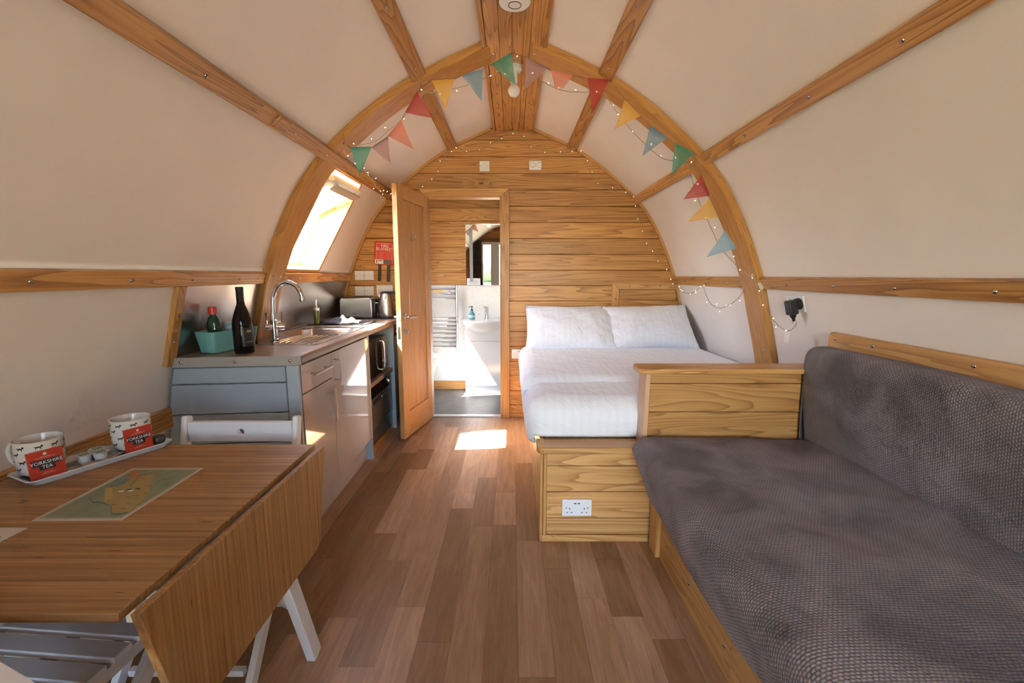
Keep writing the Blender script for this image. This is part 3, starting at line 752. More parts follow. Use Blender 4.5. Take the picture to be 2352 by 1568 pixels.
tp = [(0.015+0.232*math.cos(math.pi*k/24), -0.16-0.175*math.sin(math.pi*k/24), 0.806) for k in range(25)] + [(-0.217, 0, 0.806), (0.247, 0, 0.806)]
bt = B(); bt.prism(tp, (0, 0, 0.018)); bt.build('basin_rim', CERAMIC, va, bevel=0.004)
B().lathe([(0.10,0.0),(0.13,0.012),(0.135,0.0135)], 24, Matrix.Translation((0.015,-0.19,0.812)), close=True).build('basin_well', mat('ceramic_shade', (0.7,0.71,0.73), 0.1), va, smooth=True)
tb = B(); tb.lathe([(0.026,0),(0.026,0.012),(0.020,0.016),(0.020,0.115),(0.022,0.118),(0.022,0.14),(0.004,0.143)], 18, Matrix.Translation((0.045,-0.065,0.824)))
tb.tube([(0.045,-0.065,0.895),(0.045,-0.13,0.905),(0.045,-0.145,0.898)], 0.011, 10); tb.tube([(0.045,-0.065,0.955),(0.005,-0.075,0.965)], 0.005, 8)
tb.build('tap', CHROME, va, smooth=True)
sp = thing('soap_dispenser', 'clear blue hand soap bottle with teal pump on the basin', 'soap dispenser', (-0.475+0.03, 5.03, 0.824))
B().lathe([(0.004,0),(0.032,0.002),(0.036,0.02),(0.034,0.06),(0.020,0.085),(0.012,0.092),(0.012,0.10)], 18).build('bottle', mat('blue_soap', (0.10,0.32,0.42), 0.08), sp, smooth=True)
B().lathe([(0.0355,0.022),(0.0362,0.024),(0.0358,0.05),(0.0350,0.052)], 18).build('label', mat('soap_label', (0.45,0.62,0.62), 0.4), sp, smooth=True)
pm = B(); pm.lathe([(0.014,0.098),(0.014,0.115),(0.005,0.118),(0.005,0.135),(0.012,0.138),(0.012,0.148),(0.003,0.15)], 14); pm.tube([(0,0,0.143),(-0.02,-0.02,0.143),(-0.03,-0.03,0.137)], 0.004, 8)
pm.build('pump', mat('teal_plastic', (0.01,0.16,0.16), 0.3), sp, smooth=True)
mi = thing('wall_mirror', 'frameless rectangular mirror on the pine boards above the basin', 'mirror', (-0.32, YB-0.019, 1.537))
B().box(-0.195, 0.30, -0.006, 0, -0.335, 0.335).build('glass', MIRROR, mi, bevel=0.001)
B().box(-0.151, -0.117, -0.012, -0.0061, -0.335, 0.285).build('edge_strip', mat('reflection_grey', (0.30,0.32,0.34), 0.4), mi)  # grey strip laid on the glass to imitate a reflected upright
cd = thing('notice_card', 'small white printed card at the foot of the bathroom mirror', 'card', (-0.43, YB-0.034, 1.202), 0, rot=(R(-6),0,0))
B().box(-0.075, 0.075, -0.001, 0.001, 0, 0.075).build('card', mat('card_white', (0.8,0.8,0.82), 0.5), cd)
for i, (a_, w_) in enumerate(((0.055,0.05),(0.042,0.10),(0.030,0.11),(0.018,0.09))): B().box(-w_/2, w_/2, -0.0016, -0.0011, a_, a_+0.0035).build('print_line', INKG, cd)
# towel radiator
rd = thing('towel_radiator', 'chrome ladder towel radiator on the bathroom wall', 'radiator', (-0.82, 5.10, 0.46))
for x in (-0.20, 0.20): B().tube([(x,0,0),(x,0,0.735)], 0.016, 12).build('upright', CHROME, rd, smooth=True)
for z in (0.70,0.645,0.595,0.375,0.335,0.29,0.245,0.20,0.15,0.105,0.055):
    B().tube([(-0.19,-0.012,z),(0.19,-0.012,z)], 0.010, 10).build('bar', CHROME, rd, smooth=True)
for x, z in ((-0.13,0.67),(0.13,0.67),(0.13,0.08)):
    B().tube([(x,-0.02,z),(x,0.06,z)], 0.014, 10).build('wall_fixing', CHROME, rd, smooth=True)
B().box(-0.06, 0.06, -0.030, -0.028, 0.665, 0.685).build('sticker', mat('yellow_sticker', (0.75,0.50,0.06), 0.5), rd)
# toilet
to = thing('toilet', 'white toilet with closed seat beside the towel radiator', 'toilet', (-0.98, 5.15, 0))
def wc(u, v):
    a = 2*math.pi*u; prof = [(0.55,0.0),(0.50,0.05),(0.52,0.16),(0.78,0.28),(0.98,0.37),(1.0,0.395),(0.93,0.40),(0.0,0.40)]
    k = v*(len(prof)-1); i = min(int(k), len(prof)-2); f = k-i; r = prof[i][0]*(1-f)+prof[i+1][0]*f; zz = prof[i][1]*(1-f)+prof[i+1][1]*f
    return Vector((0.185*r*math.cos(a), -0.30+0.25*r*math.sin(a)*(1.0 if math.sin(a) < 0 else 0.8), zz))
B().grid(wc, 28, 14).build('bowl', CERAMIC, to, smooth=True, weld=1e-5, ang=50)
B().lathe([(0.185,0.403),(0.195,0.408),(0.195,0.425),(0.18,0.432)], 28, Matrix.Translation((0,-0.29,0)) @ Matrix.Diagonal((1,1.28,1,1))).build('seat', CERAMIC, to, smooth=True)
B().lathe([(0.185,0.433),(0.195,0.437),(0.190,0.450),(0.15,0.458)], 28, Matrix.Translation((0,-0.29,0)) @ Matrix.Diagonal((1,1.28,1,1))).build('lid', CERAMIC, to, smooth=True)

# ------------------------------------------------------------------ kitchen run
WZ, WT = 0.940, 0.042; FXK = -0.978; KY0 = 2.085; KYL = 2.025
wx = lambda z: px_at(-1, z) + 0.004
wt = thing('worktop', 'long brown laminate kitchen worktop along the left wall', 'worktop', (0, 0, 0))
SX0, SX1, SY0, SY1 = -1.505, -1.045, 2.405, 3.245       # sink outside
HX0, HX1, HY0, HY1 = -1.485, -1.065, 2.425, 3.225       # cut-out
b = B(); zb = WZ-WT; xb = wx(WZ)+0.004
b.box(xb, -1.0, KY0, HY0, zb, WZ); b.box(xb, -1.0, HY1, 4.095, zb, WZ); b.box(xb, HX0, HY0, HY1, zb, WZ); b.box(HX1, -1.0, HY0, HY1, zb, WZ)
b.build('slab', TOPLAM, wt)
b = B(); n = 8; sec = [(-1.0, zb)] + [(FXK-0.014+0.014*math.sin(a*math.pi/2/n), zb+0.014-0.014*math.cos(a*math.pi/2/n)) for a in range(n+1)] + [(FXK-0.014+0.014*math.cos(a*math.pi/2/n), WZ-0.014+0.014*math.sin(a*math.pi/2/n)) for a in range(n+1)] + [(-1.0, WZ)]
b.prism([(x, KY0, z) for x, z in sec], (0, 4.095-KY0, 0)); b.build('rounded_edge', TOPLAM, wt, smooth=True)
b = B(); b.prism([(xb, KYL-0.006, zb-0.004), (FXK-0.002, KY0-0.006, zb-0.004), (FXK-0.002, KY0, zb-0.004), (xb, KYL, zb-0.004)], (0, 0, WT+0.005)); b.build('end_strip', EDGE, wt, bevel=0.003)
B().prism([(xb, KYL, zb), (-1.0, KY0-0.002, zb), (-1.0, KY0, zb), (xb, KY0, zb)], (0, 0, WT)).build('slab_end', TOPLAM, wt)
for x in (-1.50, -1.27, -1.03): screw(wt, (x, KY0-0.006+(KYL-KY0)*(FXK-x)/(FXK-xb), WZ-0.022), (0,-1,0))
B().box(xb-0.002, xb+0.012, 2.86, 4.08, WZ, WZ+0.012).build('sealing_strip', EDGE, wt, bevel=0.003)
# sink
sk = thing('sink', 'stainless steel inset sink with drainer and single bowl', 'sink', (0, 0, WZ))
def rr(cx, cy, hx, hy, r, n=6):
    out = []
    for qx, qy, a0 in ((1,1,0),(-1,1,90),(-1,-1,180),(1,-1,270)):
        for k in range(n+1):
            a = R(a0+90*k/n); out.append((cx+qx*(hx-r)+r*math.cos(a), cy+qy*(hy-r)+r*math.sin(a)))
    return out
cxs, cys = (SX0+SX1)/2, (SY0+SY1)/2; bx, by = cxs-0.01, 3.0
b = B(); rings = []
for (cx, cy, hx, hy, r, z) in ((cxs,cys,0.230,0.420,0.022,0.0),(cxs,cys,0.228,0.418,0.022,0.004),(cxs,cys,0.215,0.405,0.02,0.003),(bx,by,0.190,0.200,0.07,0.001),(bx,by,0.178,0.188,0.07,-0.008),(bx,by,0.165,0.175,0.065,-0.12),(bx,by,0.130,0.140,0.06,-0.150),(bx,by,0.04,0.04,0.03,-0.156)):
    rings.append([b.bm.verts.new((x, y, z)) for x, y in rr(cx, cy, hx, hy, r)])
for A, C in zip(rings, rings[1:]):
    for k in range(len(A)): b.bm.faces.new((A[k], A[(k+1)%len(A)], C[(k+1)%len(A)], C[k]))
b.bm.faces.new(rings[-1]); b.build('basin', SINK, sk, smooth=True, ang=50)
for i in range(7):
    x = -1.095 - i*0.034
    B().tube(cr([(x,2.455,0.002),(x,2.46,0.005),(x,2.60,0.0055),(x,2.755,0.005),(x,2.76,0.002)],3), 0.0045, 8).build('drainer_rib', SINK, sk, smooth=True)
B().lathe([(0.024,0.002),(0.026,0.004),(0.024,0.008),(0.002,0.010)], 20, Matrix.Translation((-1.10, 2.80, 0.001))).build('waste_knob', CHROME, sk, smooth=True)
# tap
tp_ = thing('mixer_tap', 'tall chrome swan neck mixer tap with two lever handles', 'tap', (-1.352, 2.57, WZ+0.003))
B().lathe([(0.026,0),(0.026,0.006),(0.018,0.012),(0.017,0.075),(0.021,0.08),(0.021,0.115),(0.014,0.12),(0.014,0.13)], 18).build('column', CHROME, tp_, smooth=True)
pts = cr([(0,0,0.10),(0.003,0,0.20),(0.012,0,0.262),(0.045,0,0.312),(0.095,0,0.328),(0.140,0,0.308),(0.163,0,0.27),(0.172,0,0.236)], 6)
B().tube(pts, 0.0125, 14).build('spout', CHROME, tp_, smooth=True)
B().lathe([(0.014,0),(0.015,0.003),(0.015,0.018),(0.011,0.02)], 14, Matrix.Translation((0.1715,0,0.222)) @ Matrix.Rotation(R(-13),4,'Y')).build('nozzle', CHROME, tp_, smooth=True)
for s in (-1, 1):
    d = Vector((0.55*s, -0.83*s, 0)).normalized() if s < 0 else Vector((0.7, 0.7, 0))
    d = Vector((-0.6, -0.8, 0)) if s < 0 else Vector((0.75, 0.4, 0)).normalized()
    hb = B(); q = d.to_track_quat('Z', 'Y').to_matrix().to_4x4(); q.translation = Vector((0,0,0.078))
    hb.lathe([(0.015,0),(0.016,0.02),(0.021,0.024),(0.022,0.05),(0.018,0.054)], 16, q); p = d*0.040 + Vector((0,0,0.085)); hb.tube([p, p+Vector((0,0,0.075))], 0.0055, 10)
    hb.build('lever', CHROME, tp_, smooth=True)
# hob
hb_ = thing('hob', 'black glass ceramic hob let into the worktop', 'hob', (0, 0, WZ))
B().box(-1.590, -1.085, 3.375, 3.640, 0.0005, 0.006).build('glass', BLACKG, hb_, bevel=0.002)
for i, (x, y) in enumerate(((-1.47,3.51),(-1.27,3.51))):
    B().lathe([(0.085,0.0062),(0.0855,0.0064),(0.0875,0.0064),(0.088,0.0062)], 32, Matrix.Translation((x,y,0)), close=False).build('ring_mark', mat('ring_grey%d' % i, (0.10,0.10,0.10), 0.3), hb_)
B().box(-1.125, -1.10, 3.40, 3.615, 0.0061, 0.0065).build('control_strip', mat('hob_controls', (0.18,0.18,0.18), 0.3), hb_)
# drawer unit
dx = -1.0
def handle(parent, p0, p1, off, nm='bar_handle'):
    p0, p1 = Vector(p0), Vector(p1); d = (p1-p0).normalized(); h = B()
    h.tube([p0, p1], 0.006, 10)
    for p in (p0 + d*0.03, p1 - d*0.03): h.tube([p, p + Vector((-off, 0, 0))], 0.0045, 8)
    h.build(nm, NICKEL, parent, smooth=True)
un = thing('drawer_cabinet', 'taupe gloss base cabinet with one drawer, nearest the table', 'cabinet', (0, 0, 0))
B().box(-1.50, -1.02, 2.115, 2.486, 0.15, zb-0.002).build('carcass', BLUEPAINT, un)
dr = B().box(-1.019, dx, 2.118, 2.484, 0.748, 0.886).build('drawer', GLOSS, un, bevel=0.002)
handle(dr, (-0.966,2.185,0.826), (-0.966,2.405,0.826), 0.035)
dd = B().box(-1.019, dx, 2.118, 2.484, 0.155, 0.742).build('door', GLOSS, un, bevel=0.002)
handle(dd, (-0.966,2.425,0.52), (-0.966,2.425,0.70), 0.035)
B().box(-1.06, -1.045, 2.115, 2.4865, 0.0, 0.15).build('plinth', GLOSS, un)
# blue boarded end
zt = zb-0.006; zs = [zt, 0.812, 0.668, 0.524, 0.380, 0.236, 0.092, 0.0]
for a_, c_ in zip(zs, zs[1:]):
    pts = [(wx(c_+0.002)+0.012, c_+0.002), (-1.062, c_+0.002), (-1.062, a_-0.002), (wx(a_-0.002)+0.012, a_-0.002)]
    yk = lambda x: 2.094 + (KYL-KY0)*(FXK-x)/(FXK-xb)
    B().prism([(x, yk(x), z) for x, z in pts], (0, 0.018, 0)).build('board', BLUEPAINT, un, bevel=0.004, seg=1)
B().box(-1.060, -1.002, 2.090, 2.114, 0.0, zt).build('corner_post', mat('pale_blue_post', (0.42,0.49,0.55), 0.4), un, bevel=0.004)
B().prism([(-1.52,2.046,0),(-1.0,2.108,0),(-1.0,2.11,0),(-1.52,2.11,0)], (0,0,zt)).build('end_backing', DARKGREY, un)
# tall door unit
u2 = thing('sink_cabinet', 'taupe gloss base cabinet with one wide door under the sink', 'cabinet', (0, 0, 0))
B().box(-1.50, -1.02, 2.49, 3.12, 0.15, zb-0.16).build('carcass', BLUEPAINT, u2)
d2 = B().box(-1.019, dx, 2.490, 3.118, 0.155, 0.886).build('door', GLOSS, u2, bevel=0.002)
B().box(-1.06, -1.045, 2.4885, 3.12, 0.0, 0.15).build('plinth', GLOSS, u2)
handle(d2, (-0.966,2.515,0.695), (-0.966,2.515,0.872), 0.035)
# appliance housing
HB = mat('housing_blue', (0.40,0.50,0.58), 0.35)
ho = thing('appliance_housing', 'open pale blue housing for the microwave and dishwasher', 'cabinet', (0, 0, 0))
B().box(-1.55, -1.0, 3.122, 3.142, 0.0, zb-0.002).build('side_panel', HB, ho)
B().box(-1.55, -1.0, 3.80, 3.82, 0.0, zb-0.002).build('side_panel', HB, ho)
B().box(-1.56, -1.55, 3.122, 3.82, 0.0, zb-0.002).build('back_panel', HB, ho)
B().box(-1.549, -1.015, 3.143, 3.799, 0.502, 0.537).build('shelf', TOPLAM, ho, bevel=0.003)
B().box(-1.06, -1.03, 3.143, 3.799, 0.0, 0.045).build('plinth', PY, ho)
mw = thing('microwave', 'black and silver microwave oven on the housing shelf', 'microwave', (-1.04, 3.45, 0.537))
B().box(-0.36, -0.012, -0.245, 0.275, 0.012, 0.285).build('casing', DARKGREY, mw, bevel=0.006)
mwd = B().box(-0.012, 0.004, -0.245, 0.125, 0.012, 0.285).build('door', BLACKG, mw, bevel=0.003)
B().box(-0.012, 0.002, 0.128, 0.275, 0.012, 0.285).build('control_panel', mat('mw_silver', (0.28,0.28,0.29), 0.3, 0.7), mw, bevel=0.003)
B().tube(cr([(0.004,0.085,0.035),(0.030,0.085,0.05),(0.036,0.085,0.15),(0.030,0.085,0.25),(0.004,0.085,0.265)],4), 0.007, 10).build('handle', NICKEL, mwd, smooth=True)
B().lathe([(0.020,0),(0.020,0.018),(0.017,0.022)], 18, Matrix.Translation((0.002,0.20,0.085)) @ Matrix.Rotation(math.pi/2,4,'Y')).build('dial', NICKEL, mw, smooth=True)
for i in range(5):
    for j in range(2): B().box(0.002, 0.004, 0.165+j*0.04, 0.195+j*0.04, 0.13+i*0.026, 0.147+i*0.026).build('button', mat('mw_btn', (0.4,0.4,0.41), 0.4) if 'mw_btn' not in bpy.data.materials else bpy.data.materials['mw_btn'], mw)
for x in (-0.33,-0.04):
    for y in (-0.2,0.23): B().lathe([(0.012,0),(0.012,0.012)], 10, Matrix.Translation((x,y,0))).build('foot', BLACKP, mw)
dw = thing('dishwasher', 'small silver dishwasher with black control strip under the microwave', 'dishwasher', (-1.03, 3.47, 0.0))
DWS = mat('dishwasher_silver', (0.30,0.28,0.27), 0.32, 0.85)
B().box(-0.48, -0.02, -0.318, 0.322, 0.050, 0.485).build('casing', DARKGREY, dw)
B().box(-0.02, 0.0, -0.316, 0.318, 0.405, 0.487).build('control_strip', BLACKG, dw, bevel=0.003)
dwd = B().box(-0.02, 0.004, -0.316, 0.318, 0.165, 0.402).build('door', DWS, dw, bevel=0.003)
B().box(-0.02, 0.0, -0.316, 0.318, 0.055, 0.160).build('kick_panel', DWS, dw, bevel=0.003)
B().box(-0.004, 0.006, -0.22, 0.06, 0.352, 0.392).build('handle_recess', BLACKP, dwd, bevel=0.003)
B().box(0.004, 0.012, 0.0, 0.14, 0.362, 0.380).build('handle', NICKEL, dwd, bevel=0.002)
B().lathe([(0.026,0),(0.024,0.014),(0.021,0.016)], 20, Matrix.Translation((0.0,0.24,0.446)) @ Matrix.Rotation(math.pi/2,4,'Y')).build('dial', NICKEL, dw, smooth=True)
fr = thing('fridge', 'narrow blue-grey fridge tucked beside the open door', 'fridge', (-1.03, 3.96, 0))
FRS = mat('fridge_steel', (0.20,0.26,0.31), 0.3, 0.6)
B().box(-0.5, -0.03, -0.125, 0.125, 0.02, 0.80).build('cabinet', DARKGREY, fr, bevel=0.004)
frd = B().box(-0.028, 0.012, -0.122, 0.122, 0.05, 0.79).build('door', FRS, fr, bevel=0.006)
B().box(0.012, 0.030, 0.08, 0.10, 0.45, 0.75).build('handle', NICKEL, frd, bevel=0.003)
for y in (-0.1, 0.1): B().lathe([(0.015,0),(0.015,0.02)], 10, Matrix.Translation((-0.08,y,0))).build('foot', BLACKP, fr)
# splashback panels
def splash(y0, y1, name, label):
    b = B(); strip(b, -1, Z1-0.012, WZ+0.001, y0, y1, 0.006, 0.005); o = b.build(name, SPLASH, smooth=True, weld=1e-5); return struct(o, label)
splash(2.036, 2.653, 'wall_splashback_near', 'steel splashback behind the turquoise caddy'); splash(2.852, 4.07, 'wall_splashback_far', 'steel splashback behind the sink and hob')
b = B(); strip(b, -1, Z1-0.008, WZ-0.03, 1.985, 2.035, 0.022, 0.024); et = trim(b.build('trim', PZL, smooth=True, weld=1e-5), 'short upright pine batten at the near end of the splashback')
for z in (1.14, 1.02):
    p, t, nr = frame(-1, z); screw(et, p + nr*0.022 + Vector((0, 2.01, 0)), nr)
# low timber rail behind the table on the left wall
b = B(); x_ = px_at(-1, 0.66); b.box(x_-0.02, x_+0.030, YN+0.1, 2.06, 0.615, 0.705); trim(b.build('trim', PY, bevel=0.004), 'pine rail on the left wall behind the table')

# items on the worktop
ca = thing('storage_caddy', 'turquoise plastic caddy at the near end of the worktop', 'caddy', (-1.425, 2.265, WZ), R(-12))
b = B(); prof = [(0.040,0.115,0.004),(0.045,0.128,0.004),(0.056,0.145,0.102),(0.057,0.147,0.105),(0.054,0.144,0.105),(0.043,0.126,0.010),(0.03,0.10,0.010)]
rings = [[b.bm.verts.new((x, y, 0 if i == 0 else z)) for x, y in rr(0, 0, hx, hy, 0.014, 4)] for i, (hx, hy, z) in enumerate(prof)]
for A, C in zip(rings, rings[1:]):
    for k in range(len(A)): b.bm.faces.new((A[k], A[(k+1)%len(A)], C[(k+1)%len(A)], C[k]))
b.bm.faces.new(rings[0]); b.bm.faces.new(rings[-1]); b.build('tub', mat('turquoise_plastic', (0.19,0.47,0.46), 0.4), ca, smooth=True, ang=40)
wl_ = thing('washing_up_liquid', 'dark green washing-up bottle with red cap in the turquoise caddy', 'bottle', (-1.443, 2.190, WZ+0.0105))
B().lathe([(0.004,0),(0.026,0.002),(0.029,0.02),(0.024,0.055),(0.029,0.09),(0.029,0.13),(0.022,0.155),(0.014,0.168),(0.014,0.174)], 20, Matrix.Diagonal((1.05,0.85,1,1))).build('body', mat('green_liquid', (0.012,0.045,0.022), 0.06), wl_, smooth=True)
B().lathe([(0.018,0.174),(0.0185,0.177),(0.0185,0.206),(0.016,0.209),(0.004,0.209)], 18).build('cap', RED, wl_, smooth=True)
spg = thing('sponge_cloth', 'folded blue and white checked sponge cloth in the turquoise caddy', 'cloth', (-1.415, 2.285, WZ+0.012), R(-14), rot=(R(-12), 0, R(20)))
def checkmat():
    m = mat('blue_check', (0.3,0.5,0.65), 0.9); n = N(m)
    c = n.new('ShaderNodeTexChecker'); c.inputs['Scale'].default_value = 120; c.inputs['Color1'].default_value = (0.16,0.36,0.55,1); c.inputs['Color2'].default_value = (0.60,0.70,0.76,1)
    n.link(n.vec(False, (1,1,1), False, (0.3,0.2,0.78)), c.inputs['Vector']); n.base(c.outputs[0]); return m
B().prism([(-0.055,0,0),(0.05,0,0),(0.04,0,0.115),(0.033,0,0.125),(-0.045,0,0.130),(-0.052,0,0.122)], (0,0.02,0)).build('cloth', checkmat(), spg, bevel=0.006)
wb_ = thing('wine_bottle', 'unopened dark wine bottle standing in front of the sink', 'bottle', (-1.290, 2.165, WZ))
WG = mat('dark_bottle_glass', (0.006,0.004,0.004), 0.08, spec=0.3)
B().lathe([(0.030,0.0),(0.041,0.003),(0.0435,0.012),(0.0435,0.135),(0.041,0.160),(0.030,0.20),(0.019,0.230),(0.0155,0.25),(0.0150,0.262)], 28).build('body', WG, wb_, smooth=True)
B().lathe([(0.0152,0.245),(0.0165,0.247),(0.0165,0.300),(0.0172,0.302),(0.0172,0.314),(0.014,0.316)], 22).build('capsule', mat('black_foil', (0.02,0.02,0.022), 0.35, 0.3), wb_, smooth=True)
def arcplate(r, a0, a1, z0, z1, n=10):
    b = B(); b.grid(lambda u, v: Vector((r*math.cos(R(a0+(a1-a0)*u)), r*math.sin(R(a0+(a1-a0)*u)), z0+(z1-z0)*v)), n, 2); return b
arcplate(0.0439, -65, 20, 0.035, 0.125).build('front_label', mat('black_label', (0.016,0.013,0.014), 0.45), wb_, smooth=True)
arcplate(0.0441, -45, 0, 0.055, 0.058).build('label_band', mat('label_pink', (0.45,0.22,0.25), 0.5), wb_, smooth=True)
arcplate(0.0441, -38, -8, 0.102, 0.113).build('label_crest', mat('label_gold', (0.35,0.24,0.10), 0.5), wb_, smooth=True)
arcplate(0.0439, -178, -150, 0.05, 0.098).build('back_label', mat('label_white', (0.62,0.62,0.66), 0.5), wb_, smooth=True)
for k in range(9): arcplate(0.0442, -176+k*2.6, -176+k*2.6+(1.2 if k % 2 else 0.8), 0.07, 0.088, 1).build('barcode_bar', INKK, wb_)
ol = thing('oil_bottle', 'small glass oil bottle with steel pourer by the splashback', 'bottle', (-1.462, 3.40, WZ+0.0062))
B().lathe([(0.018,0),(0.0215,0.002),(0.0215,0.105),(0.019,0.115),(0.012,0.118)], 18).build('glass', mat('olive_oil', (0.16,0.14,0.03), 0.08), ol, smooth=True)
B().lathe([(0.022,0.104),(0.0225,0.106),(0.0225,0.122),(0.014,0.130),(0.009,0.138),(0.006,0.142)], 18).build('collar', STEEL, ol, smooth=True)
B().tube([(0,0,0.14),(0.001,0,0.165),(0.003,0,0.185)], 0.0045, 8).build('pourer', STEEL, ol, smooth=True)
# tea towel
def toweltex():
    m = mat('black_white_towel', (0.5,0.5,0.5), 0.9); n = N(m)
    tc = n.new('ShaderNodeTexCoord'); s = n.new('ShaderNodeSeparateXYZ'); n.link(tc.outputs['UV'], s.inputs[0])
    st = n.math('GREATER_THAN', n.math('SINE', n.math('MULTIPLY', s.outputs[1], 170)), 0.2); half = n.math('GREATER_THAN', s.outputs[0], 0.50)
    w = n.math('MULTIPLY', n.math('SUBTRACT', 1.0, n.math('MULTIPLY', st, 0.75)), 1.0)
    ck = n.new('ShaderNodeTexChecker'); ck.inputs['Scale'].default_value = 40; n.link(tc.outputs['UV'], ck.inputs['Vector'])
    c = n.mix(half, n.mix(ck.outputs['Fac'], (0.02,0.022,0.028), (0.16,0.165,0.18)), n.mix(st, (0.72,0.72,0.74), (0.52,0.53,0.56))); n.base(c); return m
tw = thing('tea_towel', 'crumpled black and white tea towel on the hob', 'towel', (-1.305, 3.47, WZ+0.0065), R(8))
def twf(u, v):
    x = (u-0.5)*0.25; y = (v-0.5)*0.13
    e = min(1, 6*min(u, 1-u, v, 1-v)); k = 0.022+0.012*math.sin(u*9+1)*math.cos(v*7) + 0.008*math.sin(u*23+v*11) + 0.032*math.exp(-((u-0.58)**2)/0.012-((v-0.6)**2)/0.05)
    return Vector((x + 0.012*math.sin(v*8), y + 0.015*math.sin(u*7), 0.002 + k*math.sqrt(max(0, e))))
B().grid(twf, 40, 24, uv=True).build('cloth', toweltex(), tw, smooth=True, ang=180, thick=0.004)
# toaster
ts = thing('toaster', 'brushed steel two slice toaster against the far wall', 'toaster', (-1.335, 3.96, WZ))
B().prism([(-0.14,-0.075,0.012),(0.14,-0.075,0.012),(0.14,-0.075,0.155),(0.125,-0.075,0.182),(-0.125,-0.075,0.182),(-0.14,-0.075,0.155)], (0,0.15,0)).build('shell', STEEL, ts, bevel=0.010, seg=3)
B().box(-0.145, 0.145, -0.07, 0.07, 0.0, 0.014).build('base', BLACKP, ts, bevel=0.003)
B().box(0.138, 0.165, -0.065, 0.065, 0.012, 0.172).build('end_cap', BLACKP, ts, bevel=0.010, seg=3)
B().box(0.165, 0.185, -0.022, 0.022, 0.128, 0.142).build('lever', CHROME, ts, bevel=0.003)
B().lathe([(0.014,0),(0.014,0.012),(0.010,0.014)], 16, Matrix.Translation((0.165,0,0.035)) @ Matrix.Rotation(math.pi/2,4,'Y')).build('dial', CHROME, ts, smooth=True)
for y in (-0.03, 0.03): B().box(-0.115, 0.115, y-0.013, y+0.013, 0.1815, 0.1835).build('slot', DARKSLOT, ts)
text('logo', 'swan', 0.018, INKK, ts, (-0.005, -0.0756, 0.045), (R(90), 0, 0))
# kettle
ke = thing('kettle', 'steel jug kettle with black handle beside the toaster', 'kettle', (-1.085, 3.93, WZ))
B().lathe([(0.066,0.0),(0.070,0.004),(0.070,0.016),(0.066,0.02)], 24).build('base', BLACKP, ke, smooth=True)
B().lathe([(0.066,0.021),(0.068,0.025),(0.066,0.08),(0.058,0.16),(0.050,0.212),(0.046,0.218)], 28).build('body', STEEL, ke, smooth=True)
B().lathe([(0.047,0.217),(0.046,0.224),(0.030,0.232),(0.004,0.234)], 24).build('lid', BLACKP, ke, smooth=True)
B().prism([(-0.045,-0.016,0.165),(-0.074,-0.010,0.213),(-0.068,0,0.221),(-0.040,0,0.221)], (0,0.024,0)).build('spout', STEEL, ke, bevel=0.003)
B().tube(cr([(0.040,0,0.222),(0.075,0,0.224),(0.098,0,0.20),(0.100,0,0.13),(0.088,0,0.06),(0.064,0,0.040)],6), 0.012, 10).build('handle', BLACKP, ke, smooth=True)
b = B(); b.grid(lambda u, v: Vector(((0.0662-0.012*v)*math.cos(R(-105+26*u)), (0.0662-0.012*v)*math.sin(R(-105+26*u)), 0.07+0.10*v)), 6, 4); b.build('water_gauge', mat('gauge', (0.25,0.30,0.36), 0.05), ke, smooth=True)
text('logo', 'swan', 0.012, INKK, ke, (-0.004, -0.0690, 0.035), (R(90), 0, 0))
kc = thing('appliance_cable', 'black cable looping between toaster and kettle', 'cable', (0,0,WZ))
B().tube(cr([(-1.180,4.02,0.15),(-1.165,3.96,0.155),(-1.150,3.92,0.12),(-1.155,3.90,0.05),(-1.150,3.885,0.006),(-1.175,3.90,0.005)],6), 0.0035, 6).build('cord', BLACKP, kc, smooth=True)

# ------------------------------------------------------------------ electrical fittings
def plate(name, label, cat, loc, rot, w, h, group=None, rocker=True, screws=True):
    t = thing(name, label, cat, loc, group=group, rot=rot)
    B().box(-w/2, w/2, -0.009, 0, -h/2, h/2).build('plate', WHITEP, t, bevel=0.003)
    if rocker: B().box(-0.013, 0.013, -0.0125, -0.009, -0.016, 0.016).build('rocker', WHITEP, t, bevel=0.002)
    if screws:
        for s in (-1, 1): B().lathe([(0.003,0),(0.003,0.001)], 8, Matrix.Translation((s*w*0.36,-0.009,0)) @ Matrix.Rotation(math.pi/2,4,'X')).build('screw', SCREW, t)
    return t
yw = 4.097
plate('light_switch', 'single white switch on the far wall left of the alarm', 'switch', (-0.237, yw, 2.238), (0,0,0), 0.086, 0.086)
al = thing('carbon_monoxide_alarm', 'white carbon monoxide alarm on the far wall above the doorway', 'alarm', (0.199, yw, 2.243))
B().box(-0.055, 0.055, -0.028, 0, -0.038, 0.038).build('casing', WHITEP, al, bevel=0.009, seg=3)
B().lathe([(0.021,0),(0.021,0.001),(0.018,0.001)], 20, Matrix.Translation((-0.020,-0.028,0)) @ Matrix.Rotation(math.pi/2,4,'X'), close=False).build('sounder_ring', INKG, al)
for z in (-0.012, 0.0, 0.012):
    for x in (0.008, 0.016): B().lathe([(0.0022,0),(0.0022,0.001)], 8, Matrix.Translation((x,-0.028,z)) @ Matrix.Rotation(math.pi/2,4,'X')).build('indicator', INKG, al)
B().box(0.025, 0.047, -0.0288, -0.028, 0.016, 0.020).build('print_line', INKG, al); B().box(0.025, 0.047, -0.0288, -0.028, -0.022, -0.019).build('print_line', mat('ink_pink', (0.6,0.25,0.25), 0.6), al)
